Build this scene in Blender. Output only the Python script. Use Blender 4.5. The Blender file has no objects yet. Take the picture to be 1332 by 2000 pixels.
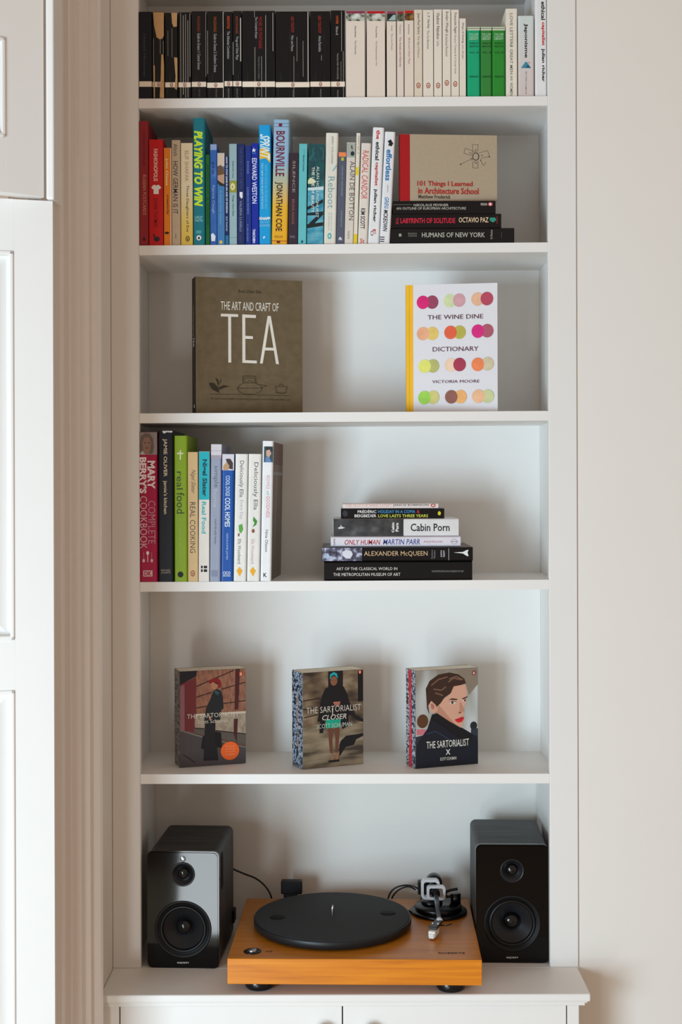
import bpy, bmesh, math, random
from mathutils import Vector, Matrix
from mathutils.geometry import tessellate_polygon
random.seed(7)
R = math.radians
S = bpy.context.scene
COL = S.collection

# ------------------------------------------------------------------ camera, world, lights, exposure
F, D0, CX, CY, CZ, ROLL = 2640.0, 2.64, 675.0, 950.0, 1.69, 0.003
cd = bpy.data.cameras.new('camera')
cam = bpy.data.objects.new('camera', cd); COL.objects.link(cam)
cd.sensor_fit = 'AUTO'; cd.sensor_width = 36; cd.lens = F * 36 / 2000
cd.shift_x = (666 - CX) / 2000; cd.shift_y = (CY - 1000) / 2000
cd.clip_start = 0.05
cam.matrix_world = Matrix.Translation((0, -D0, CZ)) @ Matrix.Rotation(R(90), 4, 'X') @ Matrix.Rotation(-ROLL, 4, 'Z')
S.camera = cam

w = bpy.data.worlds.new('room_light'); S.world = w; w.use_nodes = True
bg = w.node_tree.nodes['Background']
bg.inputs[0].default_value = (1.0, 0.78, 0.63, 1); bg.inputs[1].default_value = 0.48

def area(name, loc, target, sx, sy, power, col):
    l = bpy.data.lights.new(name, 'AREA'); l.shape = 'RECTANGLE'; l.size = sx; l.size_y = sy
    l.energy = power; l.color = col
    o = bpy.data.objects.new(name, l); COL.objects.link(o); o.location = loc
    o.rotation_euler = (Vector(target) - Vector(loc)).to_track_quat('-Z', 'Y').to_euler()
    return o
area('window_daylight', (-1.95, -3.0, 1.02), (0.0, 0.0, 1.25), 1.05, 1.35, 90, (0.77, 1.0, 1.17))
area('speaker_glare_light', (-0.77, -2.35, 0.30), (-0.65, 0.0, 0.9), 0.23, 0.52, 7.0, (0.86, 0.95, 1.0))  # added low lamp, not a window; its reflection makes the left speaker's glare

S.view_settings.view_transform = 'Standard'; S.view_settings.look = 'None'
S.view_settings.exposure = 0.0; S.view_settings.gamma = 1.0
S.view_settings.use_curve_mapping = False
S.cycles.use_denoising = True
S.cycles.max_bounces = 8; S.cycles.diffuse_bounces = 4

# ------------------------------------------------------------------ helpers
def uv(px, py):
    u, v = px - CX, py - CY
    return u - ROLL * v, v + ROLL * u
def P(px, py, y=0.0):
    u, v = uv(px, py); s = (D0 + y) / F
    return Vector((u * s, y, CZ - v * s))

def lin(c): return c / 12.92 if c <= 0.04045 else ((c + 0.055) / 1.055) ** 2.4
def rgb(h):
    h = h.lstrip('#'); return tuple(lin(int(h[i:i + 2], 16) / 255) for i in (0, 2, 4)) + (1,)
_mats = {}
def M(h, r=0.5, metal=0.0, spec=0.35, var=0.10, scale=40, bump=0.0, coat=0.0):
    k = (h, r, metal, spec, var, scale, bump, coat)
    if k in _mats: return _mats[k]
    m = bpy.data.materials.new('paint_' + h.strip('#')); m.use_nodes = True
    nt = m.node_tree; b = nt.nodes['Principled BSDF']
    b.inputs['Roughness'].default_value = r; b.inputs['Metallic'].default_value = metal
    b.inputs['Specular IOR Level'].default_value = spec
    b.inputs['Coat Weight'].default_value = coat; b.inputs['Coat Roughness'].default_value = 0.03
    c = rgb(h)
    tc = nt.nodes.new('ShaderNodeTexCoord'); n = nt.nodes.new('ShaderNodeTexNoise')
    n.inputs['Scale'].default_value = scale; n.inputs['Detail'].default_value = 4
    nt.links.new(tc.outputs['Object'], n.inputs['Vector'])
    mx = nt.nodes.new('ShaderNodeMix'); mx.data_type = 'RGBA'
    mx.inputs[6].default_value = tuple(v * (1 - var) for v in c[:3]) + (1,)
    mx.inputs[7].default_value = tuple(min(1, v * (1 + var)) for v in c[:3]) + (1,)
    nt.links.new(n.outputs['Fac'], mx.inputs[0]); nt.links.new(mx.outputs[2], b.inputs['Base Color'])
    if bump:
        bp = nt.nodes.new('ShaderNodeBump'); bp.inputs['Strength'].default_value = bump; bp.inputs['Distance'].default_value = 0.001
        nt.links.new(n.outputs['Fac'], bp.inputs['Height']); nt.links.new(bp.outputs[0], b.inputs['Normal'])
    _mats[k] = m
    return m

def ramp_mat(name, stops, scale=(30, 30, 30), r=0.4, kind='noise', detail=5, spec=0.5, metal=0, bump=0, dist=0.0):
    m = bpy.data.materials.new(name); m.use_nodes = True
    nt = m.node_tree; b = nt.nodes['Principled BSDF']
    b.inputs['Roughness'].default_value = r; b.inputs['Specular IOR Level'].default_value = spec; b.inputs['Metallic'].default_value = metal
    tc = nt.nodes.new('ShaderNodeTexCoord'); mp = nt.nodes.new('ShaderNodeMapping'); mp.inputs['Scale'].default_value = scale
    nt.links.new(tc.outputs['Object'], mp.inputs[0])
    if kind == 'noise':
        n = nt.nodes.new('ShaderNodeTexNoise'); n.inputs['Scale'].default_value = 1; n.inputs['Detail'].default_value = detail
        n.inputs['Distortion'].default_value = dist
        out = n.outputs['Fac']
    elif kind == 'voronoi':
        n = nt.nodes.new('ShaderNodeTexVoronoi'); n.inputs['Scale'].default_value = 1; out = n.outputs['Color']
    else:
        n = nt.nodes.new('ShaderNodeSeparateXYZ'); out = n.outputs[kind]
    nt.links.new(mp.outputs[0], n.inputs[0])
    cr = nt.nodes.new('ShaderNodeValToRGB'); e = cr.color_ramp.elements
    e[0].position, e[0].color = stops[0][0], rgb(stops[0][1]); e[1].position, e[1].color = stops[-1][0], rgb(stops[-1][1])
    for p, c in stops[1:-1]:
        x = e.new(p); x.color = rgb(c)
    nt.links.new(out, cr.inputs[0]); nt.links.new(cr.outputs[0], b.inputs['Base Color'])
    if bump:
        bp = nt.nodes.new('ShaderNodeBump'); bp.inputs['Strength'].default_value = bump; bp.inputs['Distance'].default_value = 0.001
        nt.links.new(out, bp.inputs['Height']); nt.links.new(bp.outputs[0], b.inputs['Normal'])
    return m

class MB:
    def __init__(s): s.v = []; s.f = []; s.m = []; s.mats = []; s.sm = []
    def mi(s, mat):
        if mat not in s.mats: s.mats.append(mat)
        return s.mats.index(mat)
    def add(s, vs, fs, mat, smooth=False):
        o = len(s.v); s.v += [tuple(v) for v in vs]; k = s.mi(mat)
        for f in fs: s.f.append([i + o for i in f]); s.m.append(k); s.sm.append(smooth)
    def box(s, x0, x1, y0, y1, z0, z1, mat, bev=0.0, seg=1, fn=None):
        bm = bmesh.new(); bmesh.ops.create_cube(bm, size=1)
        for v in bm.verts:
            v.co = Vector(((x0 + x1) / 2 + v.co.x * (x1 - x0), (y0 + y1) / 2 + v.co.y * (y1 - y0), (z0 + z1) / 2 + v.co.z * (z1 - z0)))
        if bev: bmesh.ops.bevel(bm, geom=bm.edges[:], offset=bev, segments=seg, profile=0.5, affect='EDGES')
        vs = [v.co.copy() for v in bm.verts]
        if fn: vs = [fn(v) for v in vs]
        s.add(vs, [[v.index for v in f.verts] for f in bm.faces], mat); bm.free()
    def prism(s, loops, axis, a0, a1, mat, cap0=True, cap1=True, smooth=False):
        """2-D loops (first outer, then holes) pulled along an axis."""
        def p3(p, a):
            return {'x': (a, p[0], p[1]), 'y': (p[0], a, p[1]), 'z': (p[0], p[1], a)}[axis]
        tri = tessellate_polygon([[Vector((p[0], p[1], 0)) for p in l] for l in loops])
        flat = [p for l in loops for p in l]; n = len(flat)
        vs = [p3(p, a0) for p in flat] + [p3(p, a1) for p in flat]
        if cap0: s.add([p3(p, a0) for p in flat], [list(t) for t in tri], mat)
        if cap1: s.add([p3(p, a1) for p in flat], [list(t)[::-1] for t in tri], mat)
        fs = []; o = 0
        for l in loops:
            k = len(l)
            for i in range(k):
                j = (i + 1) % k; fs.append([o + i, o + j, n + o + j, n + o + i])
            o += k
        s.add(vs, fs, mat, smooth)
    def lathe(s, prof, c, axis, mat, seg=40, smooth=True, sx=1.0):
        vs = []; fs = []; n = len(prof)
        for i in range(seg):
            a = 2 * math.pi * i / seg; ca, sa = math.cos(a), math.sin(a)
            for r, h in prof:
                q = {'z': (r * ca, r * sa, h), 'y': (r * ca, h, r * sa), 'x': (h, r * ca, r * sa)}[axis]
                vs.append((c[0] + q[0], c[1] + q[1], c[2] + q[2]))
        for i in range(seg):
            j = (i + 1) % seg
            for k in range(n - 1): fs.append([i * n + k, j * n + k, j * n + k + 1, i * n + k + 1])
        s.add(vs, fs, mat, smooth)
    def tube(s, pts, rad, mat, seg=10, smooth=True, cap=True):
        pts = [Vector(p) for p in pts]; n = len(pts); vs = []; fs = []
        rr = rad if isinstance(rad, (list, tuple)) else [rad] * n
        up = Vector((0.13, 0.21, 0.97)); t0 = (pts[1] - pts[0]).normalized()
        a = t0.cross(up).normalized()
        for i, p in enumerate(pts):
            t = (pts[min(i + 1, n - 1)] - pts[max(i - 1, 0)]).normalized()
            a = (a - t * a.dot(t)).normalized(); b = t.cross(a)
            for k in range(seg):
                an = 2 * math.pi * k / seg
                vs.append(p + (a * math.cos(an) + b * math.sin(an)) * rr[i])
        for i in range(n - 1):
            for k in range(seg):
                l = (k + 1) % seg; fs.append([i * seg + k, i * seg + l, (i + 1) * seg + l, (i + 1) * seg + k])
        if cap: fs.append(list(range(seg))[::-1]); fs.append([(n - 1) * seg + k for k in range(seg)])
        s.add(vs, fs, mat, smooth)
    def build(s, name, parent=None, fix=True, **kw):
        me = bpy.data.meshes.new(name); me.from_pydata(s.v, [], s.f)
        for m in s.mats: me.materials.append(m)
        me.polygons.foreach_set('material_index', s.m); me.polygons.foreach_set('use_smooth', s.sm)
        if fix:
            bm = bmesh.new(); bm.from_mesh(me); bmesh.ops.remove_doubles(bm, verts=bm.verts, dist=1e-6)
            bmesh.ops.recalc_face_normals(bm, faces=bm.faces); bm.to_mesh(me); bm.free()
        me.update()
        o = bpy.data.objects.new(name, me); COL.objects.link(o)
        if parent: o.parent = parent
        for k, v in kw.items(): o[k] = v
        return o

def thing(name, label, cat, loc=(0, 0, 0), rot=(0, 0, 0), group=None):
    o = bpy.data.objects.new(name, None); COL.objects.link(o); o.empty_display_size = 0.02
    o.location = loc; o.rotation_euler = rot; o['label'] = label; o['category'] = cat
    if group: o['group'] = group
    o['_m'] = 0; del o['_m']
    return o
def mat4(o): return Matrix.LocRotScale(o.location, o.rotation_euler, None)

def smooth_path(pts, n=8):
    pts = [Vector(p) for p in pts]; out = []
    for i in range(len(pts) - 1):
        p0 = pts[max(i - 1, 0)]; p1 = pts[i]; p2 = pts[i + 1]; p3 = pts[min(i + 2, len(pts) - 1)]
        for k in range(n):
            t = k / n
            out.append(0.5 * ((2 * p1) + (p2 - p0) * t + (2 * p0 - 5 * p1 + 4 * p2 - p3) * t * t + (3 * p1 - p0 - 3 * p2 + p3) * t ** 3))
    out.append(pts[-1]); return out

def rrect(x0, x1, z0, z1, r, n=5):
    out = []
    for cx, cz, a0 in ((x1 - r, z0 + r, -90), (x1 - r, z1 - r, 0), (x0 + r, z1 - r, 90), (x0 + r, z0 + r, 180)):
        for i in range(n + 1):
            a = R(a0 + 90 * i / n); out.append((cx + r * math.cos(a), cz + r * math.sin(a)))
    return out
def circ(cx, cz, rx, rz=None, n=24):
    rz = rz or rx
    return [(cx + rx * math.cos(2 * math.pi * i / n), cz + rz * math.sin(2 * math.pi * i / n)) for i in range(n)]

# lettering: the built-in font turned into flat mesh, fitted into a box
_txt = {}
def text_geo(s, bold=0.0, shear=0.0):
    k = (s, bold, shear)
    if k not in _txt:
        cu = bpy.data.curves.new('t', 'FONT'); cu.body = s; cu.size = 1; cu.resolution_u = 2
        cu.offset = bold; cu.shear = shear; cu.fill_mode = 'BOTH'
        ob = bpy.data.objects.new('t', cu)
        me = bpy.data.meshes.new_from_object(ob)
        vs = [(v.co.x, v.co.y) for v in me.vertices]; fs = [list(p.vertices) for p in me.polygons]
        bpy.data.objects.remove(ob); bpy.data.curves.remove(cu); bpy.data.meshes.remove(me)
        xs = [v[0] for v in vs]; ys = [v[1] for v in vs]
        x0, x1, y0, y1 = min(xs), max(xs), min(ys), max(ys)
        _txt[k] = ([((x - x0) / (x1 - x0) - 0.5, (y - y0) / (y1 - y0) - 0.5) for x, y in vs], fs)
    return _txt[k]
def put_text(s, mat, parent, cx, cz, ww, hh, rot='h', y=-0.00045, bold=0.012, shear=0.0, face='front', name='lettering'):
    """ww = length of the line, hh = height of the glyphs; rot d = reads downward, u = upward."""
    vs, fs = text_geo(s, bold, shear); out = []
    for a, b in vs:
        a *= ww; b *= hh
        if rot == 'd': a, b = b, -a
        elif rot == 'u': a, b = -b, a
        if face == 'front': out.append((cx + a, y, cz + b))
        elif face == 'left': out.append((y, cx - a, cz + b))
        elif face == 'top': out.append((cx + a, cz + b, y))
    mb = MB(); mb.add(out, fs, mat); return mb.build(name, parent, fix=False)

# ------------------------------------------------------------------ materials
WHITE = M('#e9e7e3', 0.45, var=0.02, scale=12, bump=0.05)
WHITE2 = M('#e6e4e0', 0.5, var=0.02, scale=9, bump=0.08)
WALLP = M('#e7e3dc', 0.75, var=0.02, scale=6, bump=0.10)
GAP = M('#1d1a17', 0.9)
PAGES = ramp_mat('page_edges', [(0.3, '#cfc4ae'), (0.7, '#efe6d3')], (900, 40, 40), 0.85)
PAGESW = ramp_mat('white_page_edges', [(0.3, '#d6d0c4'), (0.7, '#f1ede4')], (900, 40, 40), 0.85)
BLACK = M('#0c0c0e', 0.35, spec=.3)
INKW = M('#f2f0ea', 0.6, var=0.02); INKK = M('#1b1a1c', 0.6, var=0.02); INKG = M('#9a9a98', 0.6, var=0.02)
ORANGE = M('#c4531c', 0.6); CREAM = M('#ecdcc8', 0.55)
GOLD = M('#c79b5a', 0.5)

# ------------------------------------------------------------------ room shell
XL, XR = -0.4025, 0.397            # opening of the face frame
mb = MB(); mb.box(-3.2, 2.2, -4.2, 0.30, -0.04, 0.0, ramp_mat('floorboards', [(0.3, '#b79a78'), (0.7, '#cbb090')], (3, 60, 3), 0.45)); mb.build('floor', kind='structure')
mb = MB(); mb.box(0.4535, 2.2, 0.003, 0.12, 0, 3.2, WALLP); mb.build('wall_right', kind='structure')
mb = MB(); mb.box(-0.62, -0.458, -0.15, 0.12, 0, 3.2, WALLP); mb.build('wall_left', kind='structure')
mb = MB(); mb.box(-0.62, 0.62, 0.300, 0.36, 0, 3.2, WALLP); mb.build('wall_back', kind='structure')
# fluted window architrave on the splay
A = Vector((-0.4585, -0.150)); B = Vector((-0.545, -0.31)); d = (B - A).normalized(); nrm = Vector((-d.y, d.x))
if nrm.x < 0: nrm = -nrm
Lg = (B - A).length
prof = [(0, 0), (0, .006), (.006, .011), (.013, .011), (.017, .004), (.021, .002), (.030, .005), (.036, .008), (.041, .003), (.047, .001),
        (.056, .004), (.061, .008), (.066, .004), (.070, .000), (.080, .002), (.087, .006), (.091, .001), (.100, .001), (.110, .005), (.118, .001), (Lg, 0), (Lg, -.04), (0, -.04)]
loop = [tuple(A + d * t + nrm * (n * 1.5 if n > 0 else n)) for t, n in prof]
mb = MB(); mb.prism([loop], 'z', 0.0, 3.2, M('#e7e0da', 0.45, var=0.02, bump=0.05)); mb.build('trim_1', kind='structure')
mb = MB(); a = P(107.5, 950, -0.352); b = P(91.5, 950, -0.352); mb.box(b.x, a.x, -0.352, -0.285, P(104, 393, -0.34).z + .001, 3.2, WHITE, 0.003, 2); mb.build('trim_2', kind='structure')

# ------------------------------------------------------------------ window shutters (two leaves, folded open)
def shutter(label, px_edge, y_edge, width, z0, z1, panels, stile_w, yaw):
    loc = P(px_edge, 950, y_edge); loc.z = z0
    t = thing('window_shutter', label, 'shutter', loc, (0, 0, yaw), 'white panelled window shutters')
    H = z1 - z0; W = -width; th = 0.028
    zs = [0] + [v for p in panels for v in p] + [H]
    for x0, x1 in ((-stile_w, 0), (W, W + 0.08)):
        m = MB(); m.box(x0, x1, 0, th, 0, H, WHITE, 0.0006, 1); m.build('stile', t)
    for i in range(0, len(zs), 2):
        m = MB(); m.box(W + 0.0798, -stile_w + .0002, 0.00005, th - 0.0005, zs[i], zs[i + 1], WHITE, 0.0); m.build('rail', t)
    for a, b in panels:
        m = MB(); x0, x1 = W + 0.08, -stile_w
        m.box(x0, x1, 0.014, 0.022, a, b, WHITE)
        for q0, q1, w0, w1 in ((x1 - 0.007, x1, a, b), (x0, x0 + 0.007, a, b)):
            m.box(q0, q1, -0.0025, 0.014, w0, w1, WHITE, 0.002, 2)
        for w0, w1 in ((a, a + 0.007), (b - 0.007, b)):
            m.box(x0, x1, -0.0025, 0.014, w0, w1, WHITE, 0.002, 2)
        i0 = 0.012; i1 = 0.040                                    # raised and fielded middle
        v = [(x0 + i0, 0.0139, a + i0), (x1 - i0, 0.0139, a + i0), (x1 - i0, 0.0139, b - i0), (x0 + i0, 0.0139, b - i0),
             (x0 + i1, 0.004, a + i1), (x1 - i1, 0.004, a + i1), (x1 - i1, 0.004, b - i1), (x0 + i1, 0.004, b - i1)]
        m.add(v, [[0, 1, 5, 4], [1, 2, 6, 5], [2, 3, 7, 6], [3, 0, 4, 7], [4, 5, 6, 7]], WHITE)
        m.build('panel', t)
    return t
ze = lambda px, py, y: P(px, py, y).z
zt = ze(104, 393, -0.34)
shutter('tall white lower shutter leaf with raised panels, left of the bookcase', 105, -0.342, 0.42, 0.12, zt,
        [(0.08, ze(30, 1348, -0.36) - 0.12), (ze(30, 1250, -0.36) - 0.12, ze(30, 490, -0.36) - 0.12)], 0.0655, R(15))
shutter('white upper shutter leaf above the tall one, in softer light', 88, -0.352, 0.42, zt + 0.004, 3.1,
        [(ze(8, 278, -0.36) - zt - 0.004, ze(8, 86, -0.36) - zt - 0.004)], 0.068, R(36))

# ------------------------------------------------------------------ built-in bookcase
YB = 0.225
case = thing('built_in_bookcase', 'white painted built-in bookcase with six open shelves', 'bookcase', (0, 0, 0.75))
O = 0.75
def czbox(name, x0, x1, y0, y1, z0, z1, mat=WHITE2, bev=0.0008, parent=case, off=O):
    m = MB(); m.box(x0, x1, y0, y1, z0 - off, z1 - off, mat, bev); return m.build(name, parent)
czbox('face_frame_stile', -0.4575, XL, 0.0, 0.018, 0.75, 3.0, WHITE2, 0.0015)
czbox('face_frame_stile', XR, 0.4525, -0.0005, 0.018, 0.75, 3.0, WHITE2, 0.0015)
czbox('side_panel', -0.4345, -0.4165, 0.018, 0.2985, 0.75, 3.0)
czbox('side_panel', 0.4125, 0.4305, 0.018, 0.2985, 0.75, 3.0)
SH = {1: (-86, -90), 2: (192.5, 187.3), 3: (479.5, 473.3), 4: (807.5, 802.5), 5: (1137.0, 1132.3), 6: (1512.6, 1511.4)}
shz = {}
for k, (l, r_) in SH.items():
    a, b = P(272, l), P(1068, r_); shz[k] = (a, b)
def zs(k, x):
    a, b = shz[k]; return a.z + (b.z - a.z) * (x - a.x) / (b.x - a.x)
zb = zs(6, 0) - 0.010
czbox('back_panel', -0.4165, 0.4125, YB, YB + 0.009, zb, 3.0)
for k in SH:
    m = MB(); x0, x1 = -0.4164, 0.4124; th = 0.0188
    for (xa, xb, ya, yb) in ((XL + 0.0003, XR - 0.0003, 0.0008, 0.0185), (x0, x1, 0.0185, YB)):
        n = 1
        m.box(xa, xb, ya, yb, 0, 1, WHITE, 0.0, fn=lambda v: Vector((v.x, v.y, zs(k, v.x) - O - (0 if v.z > .5 else th))))
    m.build('shelf', case)

# worktop with a moulded edge, and the cabinet under it
CT = 0.75
top = thing('worktop', 'white worktop with stepped moulded edge over the base cabinet', 'worktop', (0, 0, CT))
m = MB()
m.box(-0.4575, 0.4505, -0.141, 0.0, -0.0145, 0.0, WHITE, 0.003, 3)
m.box(-0.4575, 0.4530, -0.001, 0.298, -0.0145, 0.0, WHITE)
m.build('board', top)
m = MB()
m.box(-0.4575, 0.4455, -0.1355, -0.01, -0.0185, -0.0145, WHITE, 0.0012, 2)
m.box(-0.4575, 0.4420, -0.132, -0.01, -0.0250, -0.0185, WHITE, 0.002, 3)
m.build('edge_moulding', top)
cab = thing('base_cabinet', 'white base cabinet with two doors, cut by the bottom edge', 'cabinet', (0, 0, 0))
yF = -0.122
def xg(px): return P(px, 1985, yF).x
m = MB(); m.box(-0.4575, 0.4320, yF + 0.022, 0.298, 0.0, CT - 0.0255, WHITE2); m.build('carcass', cab)
g = 0.0011
for nme, a, b in (('side_stile', -0.4575, xg(234) - g), ('side_stile', xg(1107) + g, 0.4320)):
    m = MB(); m.box(a, b, yF, yF + 0.0219, 0.0, CT - 0.0255, WHITE, 0.0008); m.build(nme, cab)
m = MB(); m.box(xg(234) - .001, xg(1107) + .001, yF + 0.020, yF + 0.0219, 0.05, CT - 0.0257, GAP); m.build('shadow_gap', cab)
for a, b, kx in ((xg(234) + g, xg(669) - g, 627), (xg(669) + g, xg(1107) - g, 719)):
    m = MB(); m.box(a, b, yF, yF + 0.0199, 0.06, CT - 0.0275, WHITE, 0.001, 2); dr = m.build('door', cab)
    m = MB(); c = P(kx, 2011, yF)
    m.lathe([(0.0, -0.030), (.010, -.0295), (.016, -.025), (.0175, -.020), (.016, -.014), (.009, -.010), (.007, -.006), (.009, 0)], (c.x, yF, c.z), 'y', M('#f0eeea', 0.2), 28)
    m.build('knob', dr)

# ------------------------------------------------------------------ books
def cprof(t, dpt, th, rr, n=3):
    """plan of a cover: back-left, round the spine, back-right, and back inside."""
    out = [(0, dpt)]
    for i in range(n + 1):
        a = R(180 + 90 * i / n); out.append((rr + rr * math.cos(a), rr + rr * math.sin(a)))
    for i in range(n + 1):
        a = R(270 + 90 * i / n); out.append((t - rr + rr * math.cos(a), rr + rr * math.sin(a)))
    out += [(t, dpt), (t - th, dpt), (t - th, th + 0.0005), (th, th + 0.0005), (th, dpt)]
    return out
def volume(root, t, H, dpt, cover, hard, pages=None, mode='stand'):
    th = 0.0022 if hard else 0.0005; rr = min(t * 0.30, 0.004 if hard else 0.0012)
    ins = 0.0028 if hard else 0.0004
    pages = pages or PAGES
    m = MB(); m.prism([cprof(t, dpt, th, rr)], 'z', 0, H, cover)
    q = MB(); q.box(th + .0001, t - th - .0001, th + 0.0007, dpt - ins, ins, H - ins, pages)
    for b in (m, q):
        if mode == 'flat': b.v = [(H - v[2], v[1], v[0]) for v in b.v]
        elif mode == 'front': b.v = [(v[1], t - v[0], v[2]) for v in b.v]
    m.build('cover', root); q.build('page_block', root)
def items(root, ys, its, T=None, z0=None, z1=None):
    """print on a spine: boxes given in photo pixels at depth ys, turned into the book's own frame."""
    inv = mat4(root).inverted(); s = (D0 + ys) / F
    pr = MB(); lay = 0
    def loc(px, py): p = inv @ P(px, py, ys); return p.x, p.z
    for it in its:
        k = it[0]; lay += 1; yy = -0.00012 - 0.00005 * lay
        if k == 't':
            _, st, mt, xa, ya, xb, yb = it[:7]; opt = it[7] if len(it) > 7 else {}
            rot = opt.get('rot', 'd'); cx, cz = loc((xa + xb) / 2, (ya + yb) / 2)
            ww, hh = abs(xb - xa) * s, abs(yb - ya) * s
            if rot != 'h': ww, hh = hh, ww
            put_text(st, mt, root, cx, cz, ww, hh, rot, yy, opt.get('bold', 0.012), opt.get('shear', 0))
        else:
            if k == 'b':                                       # band right across the spine
                za = loc((it[4] if len(it) > 4 else 600), it[2])[1]; zb_ = loc((it[4] if len(it) > 4 else 600), it[3])[1]
                e = 0.0004; za = min(za, (z1 or 9) - 0.0002); zb_ = max(zb_, 0.0002)
                pts = [(e, zb_), (T - e, zb_), (T - e, za), (e, za)]
            elif k == 'r':
                a = loc(it[2], it[3]); b = loc(it[4], it[5])
                cx, cz = (a[0] + b[0]) / 2, (a[1] + b[1]) / 2; hw, hh = abs(it[4] - it[2]) * s / 2, abs(it[5] - it[3]) * s / 2
                pts = [(cx - hw, cz - hh), (cx + hw, cz - hh), (cx + hw, cz + hh), (cx - hw, cz + hh)]
            elif k == 'o':
                c = loc(it[2], it[3]); pts = circ(c[0], c[1], it[4] * s, it[5] * s, 20)
            elif k == 'p': pts = [loc(*q) for q in it[2]]
            pts = [(max(.0003, min(T - .0003, p[0])), max(.0006, min((z1 or 9) - .0002, p[1]))) for p in pts]
            tri = tessellate_polygon([[Vector((p[0], p[1], 0)) for p in pts]])
            pr.add([(p[0], yy, p[1]) for p in pts], [list(q) for q in tri], it[1])
    if pr.f: pr.build('spine_print', root, fix=False)
def bk(row, x0, x1, yt, label, cover, its=(), hard=False, y=0.006, dpt=0.13, lean=0.0, pages=None, group=None, x1b=None):
    """standing book, spine to the room. x0,x1: bottom px; yt: top px; lean: px by which the top leans right (+) or left."""
    s = (D0 + y) / F
    ybot = 950 - (zs(row, 0) - CZ) / s
    A0 = P(x0, ybot, y); A1 = P(x1, ybot, y)
    zz = max(zs(row, A0.x), zs(row, A1.x)) + 0.0003
    H = P(x0, yt, y).z - zz
    ang = math.atan2(lean * s, H) if lean else 0.0
    T = (A1.x - A0.x) * math.cos(ang) - 0.0003; H /= max(0.9, math.cos(ang))
    if ang >= 0: loc = Vector((A1.x - T * math.cos(ang), y, zz + T * math.sin(ang)))
    else: loc = Vector((A0.x, y, zz))
    root = thing('book', label, 'book', loc, (0, ang, 0), group)
    volume(root, T, H, dpt, cover, hard, pages)
    items(root, y, its, T, 0, H)
    return root
def logo(cx, cy, rx, ry, outer, inner):
    return [('o', outer, cx, cy, rx, ry), ('o', inner, cx, cy, rx * .62, ry * .70), ('o', outer, cx, cy + ry * .1, rx * .28, ry * .42)]

G1 = 'black paperbacks on the top row'; G1w = 'white paperbacks on the top row'
BK = ramp_mat('worn_black_cover', [(0.30, '#060607'), (0.62, '#0c0c0e'), (0.74, '#2e2b28'), (0.80, '#55504a')], (300, 300, 14), 0.38, detail=6, spec=.3)
BK2 = M('#121214', 0.33, var=0.25); NAVY = M('#080a18', 0.4, spec=.3)
TAN = M('#c39b6b', 0.8, var=0.12, scale=90); LINEW = M('#b9b2a6', 0.7); RED = M('#8a2418', 0.6)
def pengu(x0, x1, label, texts=(), band=(160, 170.5), yt=23, cov=BK, creases=(), extra=(), nologo=False, y=0.006):
    c = (x0 + x1) / 2
    its = []
    for cxp, ya, yb, ww in creases: its.append(('r', LINEW, cxp - ww / 2, ya, cxp + ww / 2, yb))
    its += [('t', s_, mt, a, b, cc, d_) for (s_, mt, a, b, cc, d_) in texts]
    its.append(('b', CREAM, band[0], band[1], c))
    if not nologo: its += logo(c + 0.5, sum(band) / 2, 3.2, 4.3, M('#7a2a1c', 0.6), CREAM)
    its += list(extra)
    bk(2, x0, x1, yt, label, cov, its, y=y, group=G1)
pengu(271.5, 297, 'navy-black paperback at the far left of the top row, blank white band', cov=NAVY, band=(159, 169.5), nologo=True,
      texts=[('Untold Histories', M('#3a3d4a'), 280, 66, 285, 150)])
pengu(297.5, 321, 'black paperback with a big torn tan patch at the top of its spine', band=(160, 170),
      extra=[('p', TAN, [(299, 24), (320, 24), (320, 70), (317, 76), (312, 77), (306, 73), (301, 50)]), ('p', TAN, [(315, 107), (319, 106), (322, 130), (320.5, 192), (312, 191), (314, 150)]),
             ('p', TAN, [(299.5, 128), (302.5, 128), (302.5, 192), (300.5, 192)])], creases=[(313, 78, 106, .6), (319, 80, 105, .6), (300, 75, 128, .5)])
pengu(322, 347, 'black paperback with a small torn tan patch at top and tan scars lower down', band=(161, 170.5), yt=25,
      extra=[('p', TAN, [(334.5, 25), (346, 25), (345.5, 52), (339, 53), (336, 45)]), ('p', TAN, [(340, 112), (346.5, 113), (347, 165), (345, 176), (341, 172), (343, 150)])],
      creases=[(336, 55, 112, .5), (328, 60, 110, .4)])
pengu(348, 373, 'black paperback lined with long white vertical creases, right of the torn ones', band=(161, 170.5), yt=24,
      creases=[(353, 25, 191, .7), (358, 30, 185, 1.0), (362.5, 28, 191, .8), (367, 40, 190, .9), (371, 26, 150, .8)])
pengu(374, 403, 'clean black paperback with dull red author line, title ending Central Greece', band=(160, 169.8), yt=22,
      texts=[('PAUSANIAS', M('#7a3016'), 385, 32, 391, 62), ('Guide to Greece 1: Central Greece', INKG, 385.5, 65, 391.5, 136), ('PENGUIN CLASSICS', M('#55534e'), 388, 174, 391, 189)], creases=[(402.2, 24, 150, .8)])
pengu(404, 437.5, 'clean black paperback, title ending Southern Greece', band=(161.5, 171.5), yt=22,
      texts=[('PAUSANIAS', M('#8f4412'), 417, 33, 423, 63), ('Guide to Greece 2: Southern Greece', INKG, 417.5, 66, 423.5, 141), ('PENGUIN CLASSICS', M('#6a6862'), 421, 174, 424, 190)], creases=[(436, 23, 191, 1.3), (405.5, 60, 145, .7)])
pengu(438, 454.3, 'slim black paperback with a bright orange author line', band=(158.7, 168.5), yt=23,
      texts=[('ARISTOTLE', M('#cc4a14'), 443.5, 31, 448.5, 56), ('The Athenian Constitution', INKG, 443.5, 61, 449, 115), ('PENGUIN', M('#77746e'), 445, 173, 448, 191)], creases=[(455, 80, 146, .0001)])
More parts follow.
